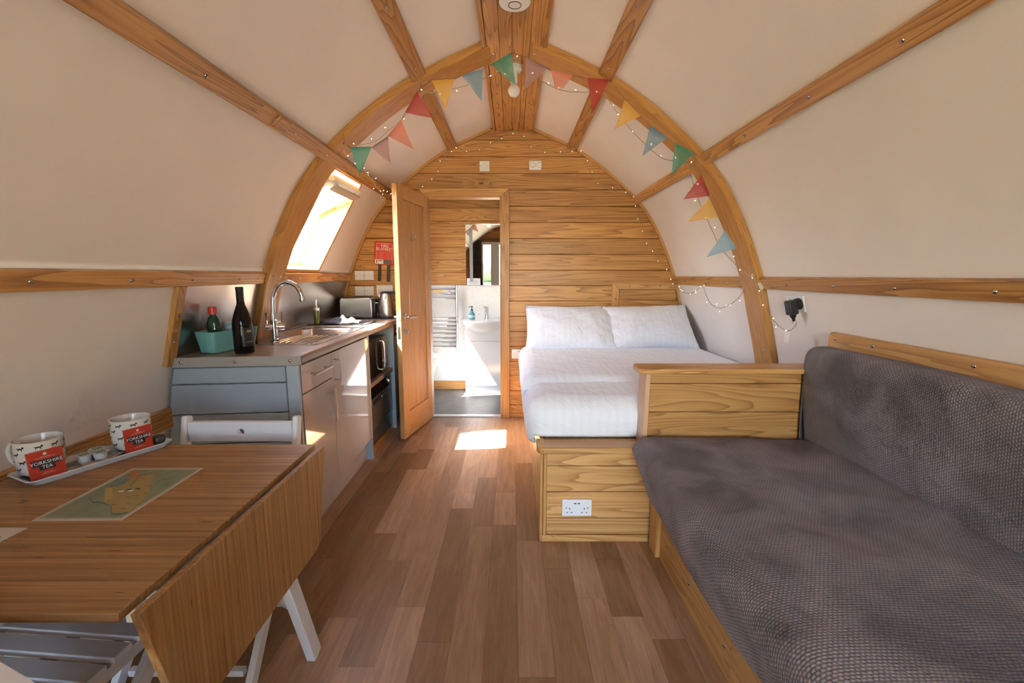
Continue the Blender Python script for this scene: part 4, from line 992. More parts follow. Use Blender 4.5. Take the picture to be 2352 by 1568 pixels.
for i, (x, z, lb) in enumerate(((-1.357,1.308,'left one of the upper pair of isolator switches'),(-1.272,1.308,'right one of the upper pair of isolator switches'),(-1.362,1.170,'left one of the lower pair of isolator switches above the toaster'),(-1.277,1.170,'right one of the lower pair of isolator switches above the toaster'))):
    plate('isolator_switch', lb, 'switch', (x, yw, z), (0,0,0), 0.0835, 0.0835, 'isolator switches over the worktop')
plate('wall_switch', 'white switch plate above the fire blanket by the door', 'switch', (-1.005, yw, 1.705), (0,0,0), 0.086, 0.086)
def socket(name, label, loc, rot, w=0.146, h=0.086, usb=True):
    t = plate(name, label, 'socket', loc, rot, w, h, rocker=False)
    for s in (-1, 1):
        B().box(s*0.048-0.006, s*0.048+0.006, -0.012, -0.009, 0.012, 0.032).build('rocker', WHITEP, t, bevel=0.0015)
        cx = s*0.036
        for (a_, c_, w_, h_) in ((cx,-0.004,0.004,0.008),(cx-0.011,-0.024,0.0065,0.004),(cx+0.011,-0.024,0.0065,0.004)): B().box(a_-w_/2, a_+w_/2, -0.0096, -0.009, c_-h_/2, c_+h_/2).build('pin_hole', DARKSLOT, t)
    if usb:
        for s in (-1, 1): B().box(s*0.009-0.006, s*0.009+0.006, -0.0096, -0.009, 0.020, 0.025).build('usb_port', DARKSLOT, t)
    return t
socket('double_socket', 'white double socket partly behind the kettle', (-1.137, yw, 1.180), (0,0,0), usb=False)
socket('double_socket', 'white double socket between the doorway and the bed', (0.070, yw, 0.600), (0,0,0))
socket('double_socket', 'white double socket with USB ports in the bed end panel', (0.318, 2.098, 0.182), (0,0,0))
# fire blanket
fb = thing('fire_blanket', 'red fire blanket case with hanging black tapes', 'fire blanket', (-1.122, yw-0.001, 1.50), rot=(0, R(4.0), 0))
B().box(-0.088, 0.088, -0.035, 0, -0.10, 0.10).build('case', RED, fb, bevel=0.008, seg=3)
text('lettering', 'FIRE', 0.036, INKW, fb, (0.004, -0.0356, 0.062), (R(90),0,0)); text('lettering', 'BLANKET', 0.036, INKW, fb, (0.004, -0.0356, 0.035), (R(90),0,0))
for (x0,x1,z0,z1) in ((-0.066,-0.064,-0.055,0.085),(0.068,0.070,-0.055,0.085),(-0.066,0.070,0.083,0.085)): B().box(x0, x1, -0.0358, -0.035, z0, z1).build('border_line', INKW, fb)
for i in range(5): B().box(-0.045, -0.005-0.004*(i % 2), -0.0358, -0.035, 0.003-i*0.011, 0.0055-i*0.011).build('print_line', mat('print_pink', (0.75,0.35,0.30), 0.6) if 'print_pink' not in bpy.data.materials else bpy.data.materials['print_pink'], fb)
for i in range(3): B().bar((0.03,-0.0356,0.012-i*0.022),(0.045,-0.0356,0.0-i*0.022),0.0015,0.004,up=(0,1,0)).build('pictogram', INKW, fb)
B().box(-0.078, -0.005, -0.0362, -0.035, -0.093, -0.055).build('white_sticker', INKW, fb); B().box(-0.003, 0.068, -0.0362, -0.035, -0.093, -0.055).build('grey_sticker', mat('sticker_dark', (0.12,0.12,0.12), 0.6), fb)
B().box(-0.068, -0.058, -0.0366, -0.0362, -0.085, -0.06).build('sticker_icon', RED, fb); B().box(-0.050, -0.012, -0.0366, -0.0362, -0.068, -0.063).build('print_line', INKK, fb)
for x in (-0.040, 0.038): B().box(x-0.012, x+0.012, -0.022, -0.018, -0.245, -0.098).build('pull_tape', BLACKP, fb)
# right wall socket, plug and transformer
p, t, nr = frame(1, 1.168); ax = Matrix(((0,-nr.x,-t.x),(-1,-nr.y,-t.y),(0,-nr.z,-t.z)))   # local x -> -Y, local -y -> inward normal, z -> up the wall
rs = plate('wall_socket', 'white double socket on the right wall holding the fairy light plug', 'socket', (p.x+nr.x*0.001, 2.385, p.z+nr.z*0.001), ax.to_euler(), 0.146, 0.086, rocker=False, screws=False)
for (a_, c_, w_, h_) in ((-0.036,-0.004,0.004,0.008),(-0.047,-0.024,0.0065,0.004),(-0.025,-0.024,0.0065,0.004)): B().box(a_-w_/2, a_+w_/2, -0.0096, -0.009, c_-h_/2, c_+h_/2).build('pin_hole', DARKSLOT, rs)
for s in (-1, 1): B().box(s*0.048-0.006, s*0.048+0.006, -0.012, -0.009, 0.012, 0.032).build('rocker', WHITEP, rs, bevel=0.0015)
pl = thing('plug_transformer', 'black plug-in transformer in the right wall socket', 'plug', (p.x+nr.x*0.0105, 2.35, p.z+nr.z*0.0105), rot=ax.to_euler())
B().lathe([(0.030,0),(0.031,0.003),(0.030,0.02),(0.02,0.024)], 20, Matrix.Translation((0.004,0,0)) @ Matrix.Rotation(math.pi/2,4,'X')).build('plug_base', BLACKP, pl, smooth=True)
B().box(-0.026, 0.022, -0.062, -0.018, -0.050, 0.026).build('body', BLACKP, pl, bevel=0.006)
B().box(-0.0265, -0.026, -0.055, -0.025, -0.02, 0.020).build('rating_label', INKG, pl)
B().lathe([(0.016,0),(0.015,0.01),(0.008,0.02),(0.007,0.034)], 14, Matrix.Translation((-0.002,-0.038,-0.050)) @ Matrix.Rotation(math.pi,4,'X')).build('cable_gland', BLACKP, pl, smooth=True)
B().lathe([(0.009,0),(0.009,0.014)], 12, Matrix.Translation((-0.002,-0.038,-0.085)) @ Matrix.Rotation(math.pi,4,'X')).build('connector', mat('clear_plastic', (0.6,0.58,0.54), 0.2), pl, smooth=True)
# smoke alarm and batten lampholder on the ridge
sa = thing('smoke_alarm', 'round white smoke alarm on the ridge beam at the top', 'smoke alarm', (RX, 2.19, ZR+0.004))
B().lathe([(0.066,-0.045),(0.070,-0.04),(0.066,-0.012),(0.050,0.0)][::-1], 32).build('casing', WHITEP, sa, smooth=True, ang=60)
B().lathe([(0.060,-0.0455),(0.066,-0.0448)][::-1], 32, close=True).build('face', WHITEP, sa)
B().tube([(0.028*math.cos(a*math.pi/16), 0.028*math.sin(a*math.pi/16)+0.01, -0.046) for a in range(32)], 0.0016, 6, closed=True).build('button_ring', DARKSLOT, sa)
lh = thing('batten_lamp', 'white batten lampholder with round bulb on the ridge beam', 'lamp', (RX, 2.90, ZR+0.004))
B().lathe([(0.046,0),(0.046,-0.022),(0.036,-0.034),(0.024,-0.038)], 24).build('rose', WHITEP, lh, smooth=True)
Mt = Matrix.Translation((0,0.0,-0.03)) @ Matrix.Rotation(R(-12),4,'X')
B().lathe([(0.024,0.004),(0.021,-0.04),(0.024,-0.046),(0.024,-0.062),(0.020,-0.065),(0.018,-0.085)], 20, Mt).build('holder', WHITEP, lh, smooth=True)
B().lathe([(0.012,-0.083)] + [(0.036*math.sin(R(a)), -0.118+0.036*math.cos(R(a))) for a in range(20, 180, 16)][::1], 24, Mt).build('bulb', mat('opal_bulb', (0.82,0.80,0.78), 0.15), lh, smooth=True)

# ------------------------------------------------------------------ bed
from mathutils import noise as mn
def nz(x, y, z=0.0, s=1.0): return mn.noise(Vector((x*s, y*s, z)))
bd = thing('bed_base', 'boarded pine bed base with high footboard', 'bed base', (0, 0, 0))
for z0, z1 in ((0.037,0.121),(0.123,0.259),(0.261,0.392),(0.394,0.462)):
    B().box(0.168, 0.690, 2.100, 2.114, z0, z1).build('board', PXB, bd, bevel=0.003, seg=1)
B().box(0.168, 0.690, 2.1145, 2.13, 0.0, 0.464).build('end_backing', mat('pine_shadow', (0.16,0.08,0.03), 0.8), bd)
B().box(0.144, 0.690, 2.094, 2.114, 0.0, 0.035).build('bottom_rail', PXL, bd, bevel=0.003)
B().box(0.152, 0.170, 2.092, 2.112, 0.035, 0.464).build('edge_bead', PZL, bd, bevel=0.004)
B().box(0.136, 0.151, 2.098, 2.13, 0.0, 0.464).build('corner_post', PZL, bd, bevel=0.003)
B().prism([(0.118,2.20,0.465),(0.118,2.098,0.465),(0.130,2.074,0.465),(0.150,2.066,0.465),(0.640,2.066,0.465),(0.640,2.20,0.465)], (0,0,0.032)).build('ledge', PXL, bd, bevel=0.006)
B().box(0.140, 0.158, 2.131, 4.09, 0.0, 0.50).build('side_panel', PYL, bd, bevel=0.003)
B().box(0.160, 1.49, 2.22, 4.09, 0.40, 0.485).build('slat_platform', PY, bd)
for z0, z1 in ((0.50,0.663),(0.665,0.802),(0.804,0.853)):
    B().box(0.650, 1.47, 2.100, 2.115, z0, z1).build('board', PXF, bd, bevel=0.003, seg=1)
B().box(0.650, 1.47, 2.1155, 2.205, 0.487, 0.853).build('footboard_core', PX, bd)
B().prism([(0.624,2.096,0.498),(0.649,2.096,0.498),(0.655,2.096,0.853),(0.632,2.096,0.853)], (0,0.115,0)).build('footboard_end', mat('end_pine', (0.62,0.38,0.22), 0.4), bd, bevel=0.003)
B().prism([(0.596,2.20,0.854),(0.596,2.100,0.854),(0.615,2.072,0.854),(1.475,2.072,0.854),(1.475,2.22,0.854),(0.610,2.22,0.854)], (0,0,0.024)).build('footboard_cap', PXL, bd, bevel=0.005)
B().box(0.668, 0.712, 1.965, 2.06, 0.0, 0.46).build('arm_post', PZL, bd, bevel=0.004)
mt_ = thing('mattress', 'white mattress on the pine bed base', 'mattress', (0, 0, 0))
B().box(0.135, 1.47, 2.24, 4.06, 0.486, 0.655).build('body', mat('mattress_ticking', (0.8,0.81,0.84), 0.8), mt_, bevel=0.03, seg=3)
def cloth(x0, x1, y0, y1, top, r, dx, dy, seed, amp=0.008, rc=0.10, bul=0.018, yend=0.0):
    """bed cover: flat top, rolling over the left edge by dx and the foot by dy"""
    def edge(s, L, e0, r):      # s metres from the hem; returns (pos, drop)
        side = max(0.0, L-r)
        if s < side: return e0, L-s
        q = (s-side)/(r*math.pi/2)
        if q < 1: return e0 + r*(1-math.cos(q*math.pi/2)), r*(1-math.sin(q*math.pi/2))
        return e0 + r + (s-side-r*math.pi/2), 0.0
    SX = max(0, dx-r) + r*math.pi/2 + (x1-x0-r); SY = max(0, dy-r) + r*math.pi/2 + (y1-y0-r)
    def fn(u, v):
        x, zx = edge(u*SX, dx, x0, r); y, zy = edge(v*SY, dy, y0, r)
        if x < x0+rc and y < y0+rc:
            d = Vector((x-x0-rc, y-y0-rc)); L = d.length
            if L > rc: d *= rc/L; x, y = x0+rc+d.x, y0+rc+d.y
        drop = min(max(dx, dy), math.hypot(zx, zy))
        n = nz(x, y, seed, 3.2)*amp + nz(x, y, seed+5, 9)*amp*0.45 + abs(nz(x+y*0.4, y-x*0.6, seed+9, 5))*amp*0.6
        b = bul*math.sin(min(1, drop/max(dx, dy))*math.pi)
        cxd = (1 if zx > 0 else 0); cyd = (1 if zy > 0 else 0)
        return Vector((x - b*cxd - n*cxd*0.8, y - b*cyd - n*cyd*0.8, top - drop + n*(1 if drop == 0 else 0.4)))
    return fn
dv = thing('duvet', 'white striped duvet with its top edge turned down', 'duvet', (0, 0, 0))
B().grid(cloth(0.090, 1.50, 2.215, 3.60, 0.695, 0.085, 0.235, 0.188, 1.0), 110, 110).build('cover', LINEN, dv, smooth=True, ang=180, thick=0.012)
B().grid(cloth(0.078, 1.515, 2.56, 3.74, 0.722, 0.07, 0.225, 0.026, 4.0, 0.007, 0.02, 0.012), 110, 90).build('turned_down_edge', LINEN, dv, smooth=True, ang=180, thick=0.014)
def pillow(name, label, loc, rot, w, h, T, seed):
    t = thing(name, label, 'pillow', loc, rot=rot, group='pillows on the bed')
    def mk(sgn):
        def fn(a, c):
            u, v = 2*a-1, 2*c-1
            x = u*w/2*(1-0.045*(1-v*v)); y = v*h/2*(1-0.075*(1-u*u))
            k = max(0, (1-abs(u)**3.0)*(1-abs(v)**2.6))
            z = sgn*T/2*k**0.55
            n = nz(x, y, seed, 6)*0.010 + nz(x, y, seed+3, 17)*0.004 + 0.006*math.exp(-((abs(u)-0.92)**2)/0.006)*math.sin(v*14+seed)
            return Vector((x, y, z + n*min(1, k*3) + 0.010*math.sin(u*2.1+seed)*(v-0.2)))
        return fn
    b = B(); b.grid(mk(1), 44, 34); b.grid(mk(-1), 44, 34); b.build('pillowcase', LINEN, t, smooth=True, weld=1e-4, ang=180)
    return t
pillow('pillow', 'white striped pillow at the back on the doorway side', (0.475, 3.935, 0.865), (R(60),0,R(1)), 0.72, 0.42, 0.12, 9.0)
pillow('pillow', 'white striped pillow nearest the doorway', (0.490, 3.790, 0.868), (R(43),R(1),R(-1.5)), 0.755, 0.47, 0.19, 2.0)
pillow('pillow', 'white striped pillow against the right wall, lapped over its neighbour', (1.155, 3.800, 0.880), (R(43),R(-1),R(2)), 0.735, 0.48, 0.20, 5.0)

# ------------------------------------------------------------------ sofa bench
sf = thing('sofa_bench', 'pine bench sofa covered in brown-grey waffle fleece throws', 'sofa', (0, 0, 0))
B().box(0.690, 0.708, 1.28, 1.963, 0.0, 0.52).build('front_panel', PYL, sf, bevel=0.002)
B().box(0.690, 0.708, -0.3, 1.277, 0.0, 0.52).build('front_panel', PYL, sf, bevel=0.002)
for y in (1.88, 1.62, 1.32, 1.0, 0.7):
    screw(sf, (0.690, y, 0.12), (-1,0,0))
B().box(0.712, 1.50, -0.3, 2.085, 0.36, 0.40).build('seat_board', PY, sf)
def sweep(path, y0, y1, ny, wav, endround=0.0, nsub=5, lift=0.0):
    P = cr([(x, z, 0) for x, z in path], nsub); Ls = [0]
    for a, c in zip(P, P[1:]): Ls.append(Ls[-1] + (c-a).length)
    b = B(); lay = b.bm.loops.layers.uv.verify(); rows = []
    cx = sum(p.x for p in P)/len(P); cz = min(p.y for p in P)
    extra = [0.0, 0.012, 0.03, 0.055]
    ys = [y0 + (y1-y0)*j/ny for j in range(ny+1)]
    cfg = [(y, 0.0) for y in ys] + ([(y1+endround*math.sin(a*math.pi/8), endround*(1-math.cos(a*math.pi/8))) for a in range(1, 5)] + [(y1+endround, endround*1.0 + 0.25)] if endround else [])
    for y, ins in cfg:
        row = []
        for i, p in enumerate(P):
            t = (P[min(i+1, len(P)-1)] - P[max(i-1, 0)]).normalized(); nr = Vector((-t.y, t.x, 0))
            k = nz(p.x*1.0+Ls[i], y, 3.0, 2.2)*wav + nz(Ls[i], y, 8.0, 6)*wav*0.4
            q = p + nr*k
            zz = q.y - min(ins, max(0, q.y-cz))
            if lift: zz = max(zz, cz + lift*smst(1.72, 2.05, y))
            row.append((b.bm.verts.new((q.x, y, zz)), Ls[i], y + ins))
        rows.append(row)
    for A, C in zip(rows, rows[1:]):
        for i in range(len(P)-1):
            vs = (A[i], A[i+1], C[i+1], C[i]); f = b.bm.faces.new([w_[0] for w_ in vs])
            for l, w_ in zip(f.loops, vs): l[lay].uv = (w_[1], w_[2])
    return b
sweep([(0.635,0.322),(0.602,0.335),(0.582,0.40),(0.572,0.48),(0.592,0.533),(0.650,0.552),(0.80,0.556),(1.0,0.553),(1.25,0.550),(1.46,0.548)], -0.3, 2.045, 70, 0.014, 0.030, lift=0.17).build('seat_throw', THROW, sf, smooth=True, ang=180, recalc=True, thick=0.008)
sweep([(1.400,0.50),(1.388,0.58),(1.372,0.72),(1.362,0.84),(1.360,0.935),(1.374,0.975),(1.42,0.988),(1.48,0.982),(1.508,0.95),(1.515,0.80)], -0.3, 2.052, 70, 0.012, 0.026).build('back_throw', THROW, sf, smooth=True, ang=180, recalc=True, thick=0.008)
B().box(0.63, 1.42, -0.29, 2.01, 0.401, 0.515).build('seat_cushion', DARKGREY, sf, bevel=0.02)
B().box(1.425, 1.50, -0.29, 2.03, 0.555, 0.95).build('back_cushion', DARKGREY, sf, bevel=0.02)
xr = px_at(1, 1.01)
b = B(); b.prism([(0,-0.5,0.955),(0,2.128,0.955),(0,2.140,0.967),(0,2.140,1.030),(0,2.126,1.046),(0,-0.5,1.046)], (0.034,0,0)); rl = b.build('trim', PYL, bevel=0.006)
rl.location = (xr-0.030, 0, 0); rl.rotation_euler = (0, 0, 0); trim(rl, 'rounded pine rail on the right wall above the sofa back')
for y in (2.09, 1.87, 1.45, 1.0): screw(rl, (0.0, y, 1.018), (-1,0,0))

# ------------------------------------------------------------------ drop-leaf table
TZ = 0.740; tx0, tx1, ty0, ty1 = -1.430, -0.672, 0.700, 1.485
tb_ = thing('dropleaf_table', 'bamboo drop-leaf table on white legs with one leaf hanging down', 'table', (-1.05, 1.09, 0))
O = Vector((1.05, -1.09, 0))
def tl(p): return tuple(Vector(p) + O)
B().prism([tl((tx0,ty0,TZ-0.018)),tl((tx1,ty0,TZ-0.018)),tl((tx1,ty1,TZ-0.018)),tl((tx0,ty1,TZ-0.018))], (0,0,0.018)).build('tabletop', BAX, tb_, bevel=0.002)
def leaf(x):
    pts = [(x,ty0+0.003,0.735),(x,ty1-0.003,0.735),(x,ty1-0.075,0.440),(x,ty1-0.085,0.427),(x,ty1-0.105,0.420),(x,ty0+0.105,0.420),(x,ty0+0.085,0.427),(x,ty0+0.075,0.440)]
    B().prism([tl(p) for p in pts], (0.016,0,0)).build('drop_leaf', BAZ, tb_, bevel=0.002)
leaf(-0.655); leaf(-1.465)
for x0, x1, y0, y1 in ((-0.735,-0.715,0.78,1.40),(-1.385,-1.365,0.78,1.40),(-1.385,-0.715,0.83,0.85),(-1.385,-0.715,1.39,1.41)):
    B().box(*(tl((x0,y0,0))[0], tl((x1,y0,0))[0], tl((x0,y0,0))[1], tl((x0,y1,0))[1], 0.655, 0.7215)).build('apron', WHITEPAINT, tb_, bevel=0.002)
for x in (-0.690, -1.410):
    for s in (-1, 1):
        B().bar(tl((x, 1.09+s*0.075, 0.70)), tl((x, 1.09+s*0.325, 0.0)), 0.030, 0.052, up=(0,1,0)).build('leg', WHITEPAINT, tb_, bevel=0.003)
    B().box(*(tl((x-0.012,0,0))[0], tl((x+0.012,0,0))[0], -0.13, 0.13, 0.652, 0.72)).build('leg_bracket', WHITEPAINT, tb_, bevel=0.002)
for y in (0.80, 0.98, 1.20, 1.36):
    B().box(*(tl((-0.6715,0,0))[0], tl((-0.6555,0,0))[0], tl((0,y-0.022,0))[1], tl((0,y+0.022,0))[1], 0.7235, 0.7255)).build('hinge', NICKEL, tb_)
B().box(*(tl((-0.715,0,0))[0], tl((-0.676,0,0))[0], tl((0,0.80,0))[1], tl((0,1.39,0))[1], 0.690, 0.7215)).build('leaf_support', WHITEPAINT, tb_)

# ------------------------------------------------------------------ white folding chairs
CHW = mat('white_chair_paint', (0.78,0.79,0.82), 0.4)
def rail_with_hole(t, z0, z1, yc, thick=0.018, hw=0.195):
    b = B(); n = 96; cz = (z0+z1)/2 - 0.002; ri = 0.013
    for sy_ in (0,):
        inner = [(ri*math.cos(2*math.pi*k/n), cz+ri*math.sin(2*math.pi*k/n)) for k in range(n)]
        outer = []
        for k in range(n):
            a = 2*math.pi*k/n; c, s = math.cos(a), math.sin(a); h = (z1-z0)/2
            sc = min(hw/max(abs(c),1e-6), h/max(abs(s),1e-6)); outer.append((c*sc, (z0+z1)/2+s*sc))
        # include the four corners by snapping the nearest samples
        for qx in (-1, 1):
            for qz in (z0, z1):
                k = min(range(n), key=lambda i: (outer[i][0]-qx*hw)**2 + ((outer[i][1]-qz)*4)**2); outer[k] = (qx*hw, qz)
        bow = lambda x: 0.005*(1-(x/hw)**2)
        V = {}
        for nm, pts, yy in (('ia',inner,-thick/2),('oa',outer,-thick/2),('ib',inner,thick/2),('ob',outer,thick/2)): V[nm] = [b.bm.verts.new((x, yc+yy+bow(x), z)) for x, z in pts]
        for k in range(n):
            j = (k+1) % n
            b.bm.faces.new((V['oa'][k],V['oa'][j],V['ia'][j],V['ia'][k])); b.bm.faces.new((V['ob'][k],V['ib'][k],V['ib'][j],V['ob'][j]))
            b.bm.faces.new((V['ia'][k],V['ia'][j],V['ib'][j],V['ib'][k])); b.bm.faces.new((V['oa'][k],V['ob'][k],V['ob'][j],V['oa'][j]))
    b.build('back_rail', CHW, t, smooth=True, ang=40)
def chair(label, loc, rz):
    t = thing('folding_chair', label, 'chair', loc, rz, 'white folding chairs at the table')
    for s in (-1, 1):
        # long upright: back top to front foot
        B().bar((s*0.208, 0.235, 0.785), (s*0.208, 0.175, 0.52), 0.022, 0.042, up=(0,1,0)).build('back_upright', CHW, t, bevel=0.008)
        B().bar((s*0.208, 0.178, 0.535), (s*0.208, -0.215, 0.0), 0.022, 0.042, up=(0,1,0)).build('leg', CHW, t, bevel=0.004)
        B().bar((s*0.180, -0.165, 0.430), (s*0.180, 0.205, 0.0), 0.022, 0.042, up=(0,1,0)).build('leg', CHW, t, bevel=0.004)
        B().bar((s*0.176, -0.19, 0.432), (s*0.176, 0.165, 0.424), 0.020, 0.030, up=(0,0,1)).build('seat_rail', CHW, t, bevel=0.003)
    rail_with_hole(t, 0.690, 0.765, 0.222)
    B().box(-0.195, 0.195, 0.185, 0.203, 0.56, 0.595).build('back_slat', CHW, t, bevel=0.004)
    for i in range(6): B().box(-0.185, 0.185, -0.195+i*0.062, -0.147+i*0.062, 0.440, 0.455).build('seat_slat', CHW, t, bevel=0.003)
    B().bar((-0.18,-0.16,0.075),(0.18,-0.16,0.075),0.02,0.02).build('stretcher', CHW, t)
    B().bar((-0.175,0.145,0.075),(0.175,0.145,0.075),0.02,0.02).build('stretcher', CHW, t)
    return t
chair('white folding chair tucked under the far end of the table', (-1.022, 1.430, 0), 0)
chair('white slatted chair under the near end of the table', (-1.085, 0.905, 0), R(180-5))
fc = thing('folding_chair', 'folded white chair standing upright in the near left corner', 'chair', (-0.685, 0.545, 0), R(-22), 'white folding chairs at the table')
for s in (-1, 1):
    B().box(s*0.208-0.011, s*0.208+0.011, -0.02, 0.02, 0.0, 0.775).build('back_upright', CHW, fc, bevel=0.005)
    B().box(s*0.183-0.011, s*0.183+0.011, -0.016, 0.016, 0.0, 0.62).build('leg', CHW, fc, bevel=0.004)
rail_with_hole(fc, 0.685, 0.762, 0.0)
for i in range(6): B().box(-0.165, 0.165, -0.012, 0.004, 0.20+i*0.062, 0.248+i*0.062).build('seat_slat', CHW, fc, bevel=0.003)
B().bar((-0.18,0,0.08),(0.18,0,0.08),0.02,0.02).build('stretcher', CHW, fc)

# ------------------------------------------------------------------ things on the table
ms = thing('map_sheet', 'laminated hand-drawn farm map lying on the table', 'map', (-1.023, 1.142, TZ+0.0004), R(0.8))
B().box(-0.105, 0.105, -0.1465, 0.1465, 0.0, 0.0006).build('sheet', PAPER, ms)
def flat(pts, z, nm, col, parent, rough=0.3):
    key = 'ink_%s' % nm; m = bpy.data.materials.get(key) or mat(key, col, rough)
    b = B(); b.bm.faces.new([b.bm.verts.new((x, y, z)) for x, y in pts]); 
    o = b.build(nm, m, parent)
    if o.data.polygons[0].normal.z < 0: o.data.flip_normals()
    return o
def mapgreen():
    m = mat('map_green_print', (0.2,0.22,0.12), 0.3); n = N(m)
    tc = n.new('ShaderNodeTexCoord'); s = n.new('ShaderNodeSeparateXYZ'); n.link(tc.outputs['Object'], s.inputs[0])
    ex = n.math('SUBTRACT', 0.105, n.math('ABSOLUTE', s.outputs[0])); ey = n.math('SUBTRACT', 0.1465, n.math('ABSOLUTE', s.outputs[1]))
    e = n.math('MINIMUM', n.math('DIVIDE', n.math('MINIMUM', ex, ey), 0.016), 1.0)
    g = n.ramp(n.noise(n.vec(False, (1,1,1), False), 22, 2, 0.5), [(0.35, (0.17,0.20,0.10)), (0.65, (0.22,0.25,0.14))])
    n.base(n.mix(e, (0.60,0.56,0.50), g)); return m
b = B(); b.bm.faces.new([b.bm.verts.new(p) for p in ((-0.103,-0.1445,0.0008),(0.103,-0.1445,0.0008),(0.103,0.1445,0.0008),(-0.103,0.1445,0.0008))]); b.build('green_ground', mapgreen(), ms)
flat([(-0.01,0.11),(0.004,0.079),(0.044,0.02),(0.072,-0.03),(0.09,-0.076),(0.098,-0.109),(0.08,-0.112),(0.058,-0.116),(0.029,-0.087),(-0.013,-0.058),(-0.017,-0.038),(-0.057,-0.002),(-0.058,0.02),(-0.048,0.055),(-0.051,0.079),(-0.021,0.103)], 0.0010, 'map_fields', (0.34,0.24,0.045), ms)
flat([(-0.072,0.015),(-0.058,0.02),(-0.013,-0.03),(-0.013,-0.058)], 0.0012, 'map_bright_field', (0.46,0.31,0.03), ms)
flat([(-0.098,0.126),(-0.067,0.126),(-0.04,0.088),(-0.046,0.081),(-0.065,0.086)], 0.0012, 'map_orange_wood', (0.36,0.15,0.015), ms)
flat([(-0.077,0.037),(-0.093,0.074),(-0.067,0.081),(-0.047,0.065),(-0.047,0.037),(-0.066,0.024)], 0.0011, 'map_dark_green', (0.14,0.18,0.10), ms)
b = B(); b.tube(cr([(x,y,0.0012) for x, y in ((-0.073,-0.034),(-0.036,-0.061),(-0.025,-0.058),(0.016,-0.076),(0.031,-0.087),(0.048,-0.109),(0.064,-0.119),(0.092,-0.112))],4), 0.0010, 4); b.build('map_river', mat('ink_blue', (0.08,0.14,0.17), 0.4), ms)
for o_ in (-0.002, 0.002):
    b = B(); b.tube([(x+o_,y,0.0014) for x, y in ((-0.056,0.133),(-0.021,0.033),(-0.005,0.011))], 0.0005, 4); b.build('map_road', mat('ink_road%d' % (o_ > 0), (0.30,0.24,0.18), 0.5), ms)
for x, y, c in ((-0.016,-0.002,'w'),(-0.004,0.007,'k'),(0.006,0.001,'w'),(0.016,0.012,'k')):
    B().box(x-0.006, x+0.006, y-0.003, y+0.004, 0.0011, 0.0016).build('map_building', INKW if c == 'w' else mat('ink_dark_%d' % int((x+1)*1000), (0.09,0.07,0.06), 0.6), ms)
INKB = mat('ink_brown', (0.12,0.09,0.04), 0.5)
for x, y in ((0.029,-0.034),(0.044,-0.026),(0.021,-0.071),(0.058,-0.067),(0.087,-0.073),(0.065,-0.093),(0.059,-0.014),(0.035,0.028),(-0.019,0.076),(0.081,0.035),(0.045,0.042),(0.043,0.069)):
    B().box(x-0.005, x+0.005, y-0.0008, y+0.0008, 0.0011, 0.0014).build('map_mark', INKB, ms)
s2 = thing('paper_sheet', 'cream printed sheet at the left edge of the table', 'paper', (-1.210, 0.820, TZ+0.0004), R(-1))
B().box(-0.105, 0.105, -0.1465, 0.1465, 0, 0.0006).build('sheet', mat('cream_sheet', (0.55,0.50,0.43), 0.35), s2)
b = B(); b.tube(cr([(0.03,0.075,0.001),(0.045,0.095,0.001),(0.06,0.085,0.001),(0.055,0.10,0.001),(0.085,0.108,0.001)],4), 0.0018, 4); b.build('purple_mark', mat('ink_purple', (0.16,0.08,0.14), 0.5), s2)
TRZ = R(-24.7)
tr = thing('serving_tray', 'long narrow white tray with printed base on the table', 'tray', (-1.279, 1.340, TZ), TRZ)
b = B(); prof = [(0.050,0.160,0.0),(0.055,0.165,0.001),(0.066,0.178,0.018),(0.069,0.181,0.0185),(0.068,0.180,0.0205),(0.064,0.176,0.0195),(0.054,0.164,0.006),(0.045,0.15,0.006)]
rings = [[b.bm.verts.new((x, y, z)) for x, y in rr(0, 0, hx, hy, 0.018, 5)] for hx, hy, z in prof]
for A, C in zip(rings, rings[1:]):
    for k in range(len(A)): b.bm.faces.new((A[k], A[(k+1)%len(A)], C[(k+1)%len(A)], C[k]))
b.bm.faces.new(rings[0]); b.bm.faces.new(rings[-1]); b.build('body', mat('white_melamine', (0.66,0.68,0.74), 0.25), tr, smooth=True, ang=40)
def trayprint():
    m = mat('tray_picture', (0.2,0.15,0.1), 0.3); n = N(m); a = n.noise(n.vec(False, (1,1,1), False), 30, 3, 0.6)
    n.base(n.ramp(a, [(0.3, (0.05,0.035,0.03)), (0.5, (0.22,0.15,0.09)), (0.62, (0.42,0.36,0.26)), (0.75, (0.10,0.12,0.10))])); return m
B().box(-0.052, 0.052, -0.160, 0.160, 0.0058, 0.0066).build('printed_base', trayprint(), tr)
B().box(-0.050, -0.018, 0.0, 0.10, 0.0067, 0.0072).build('printed_sky', mat('tray_sky', (0.25,0.42,0.50), 0.3), tr)
def tloc(x, y, z=0.0073):
    c, s = math.cos(TRZ), math.sin(TRZ); return (-1.279 + c*x - s*y, 1.340 + s*x + c*y, TZ + z)
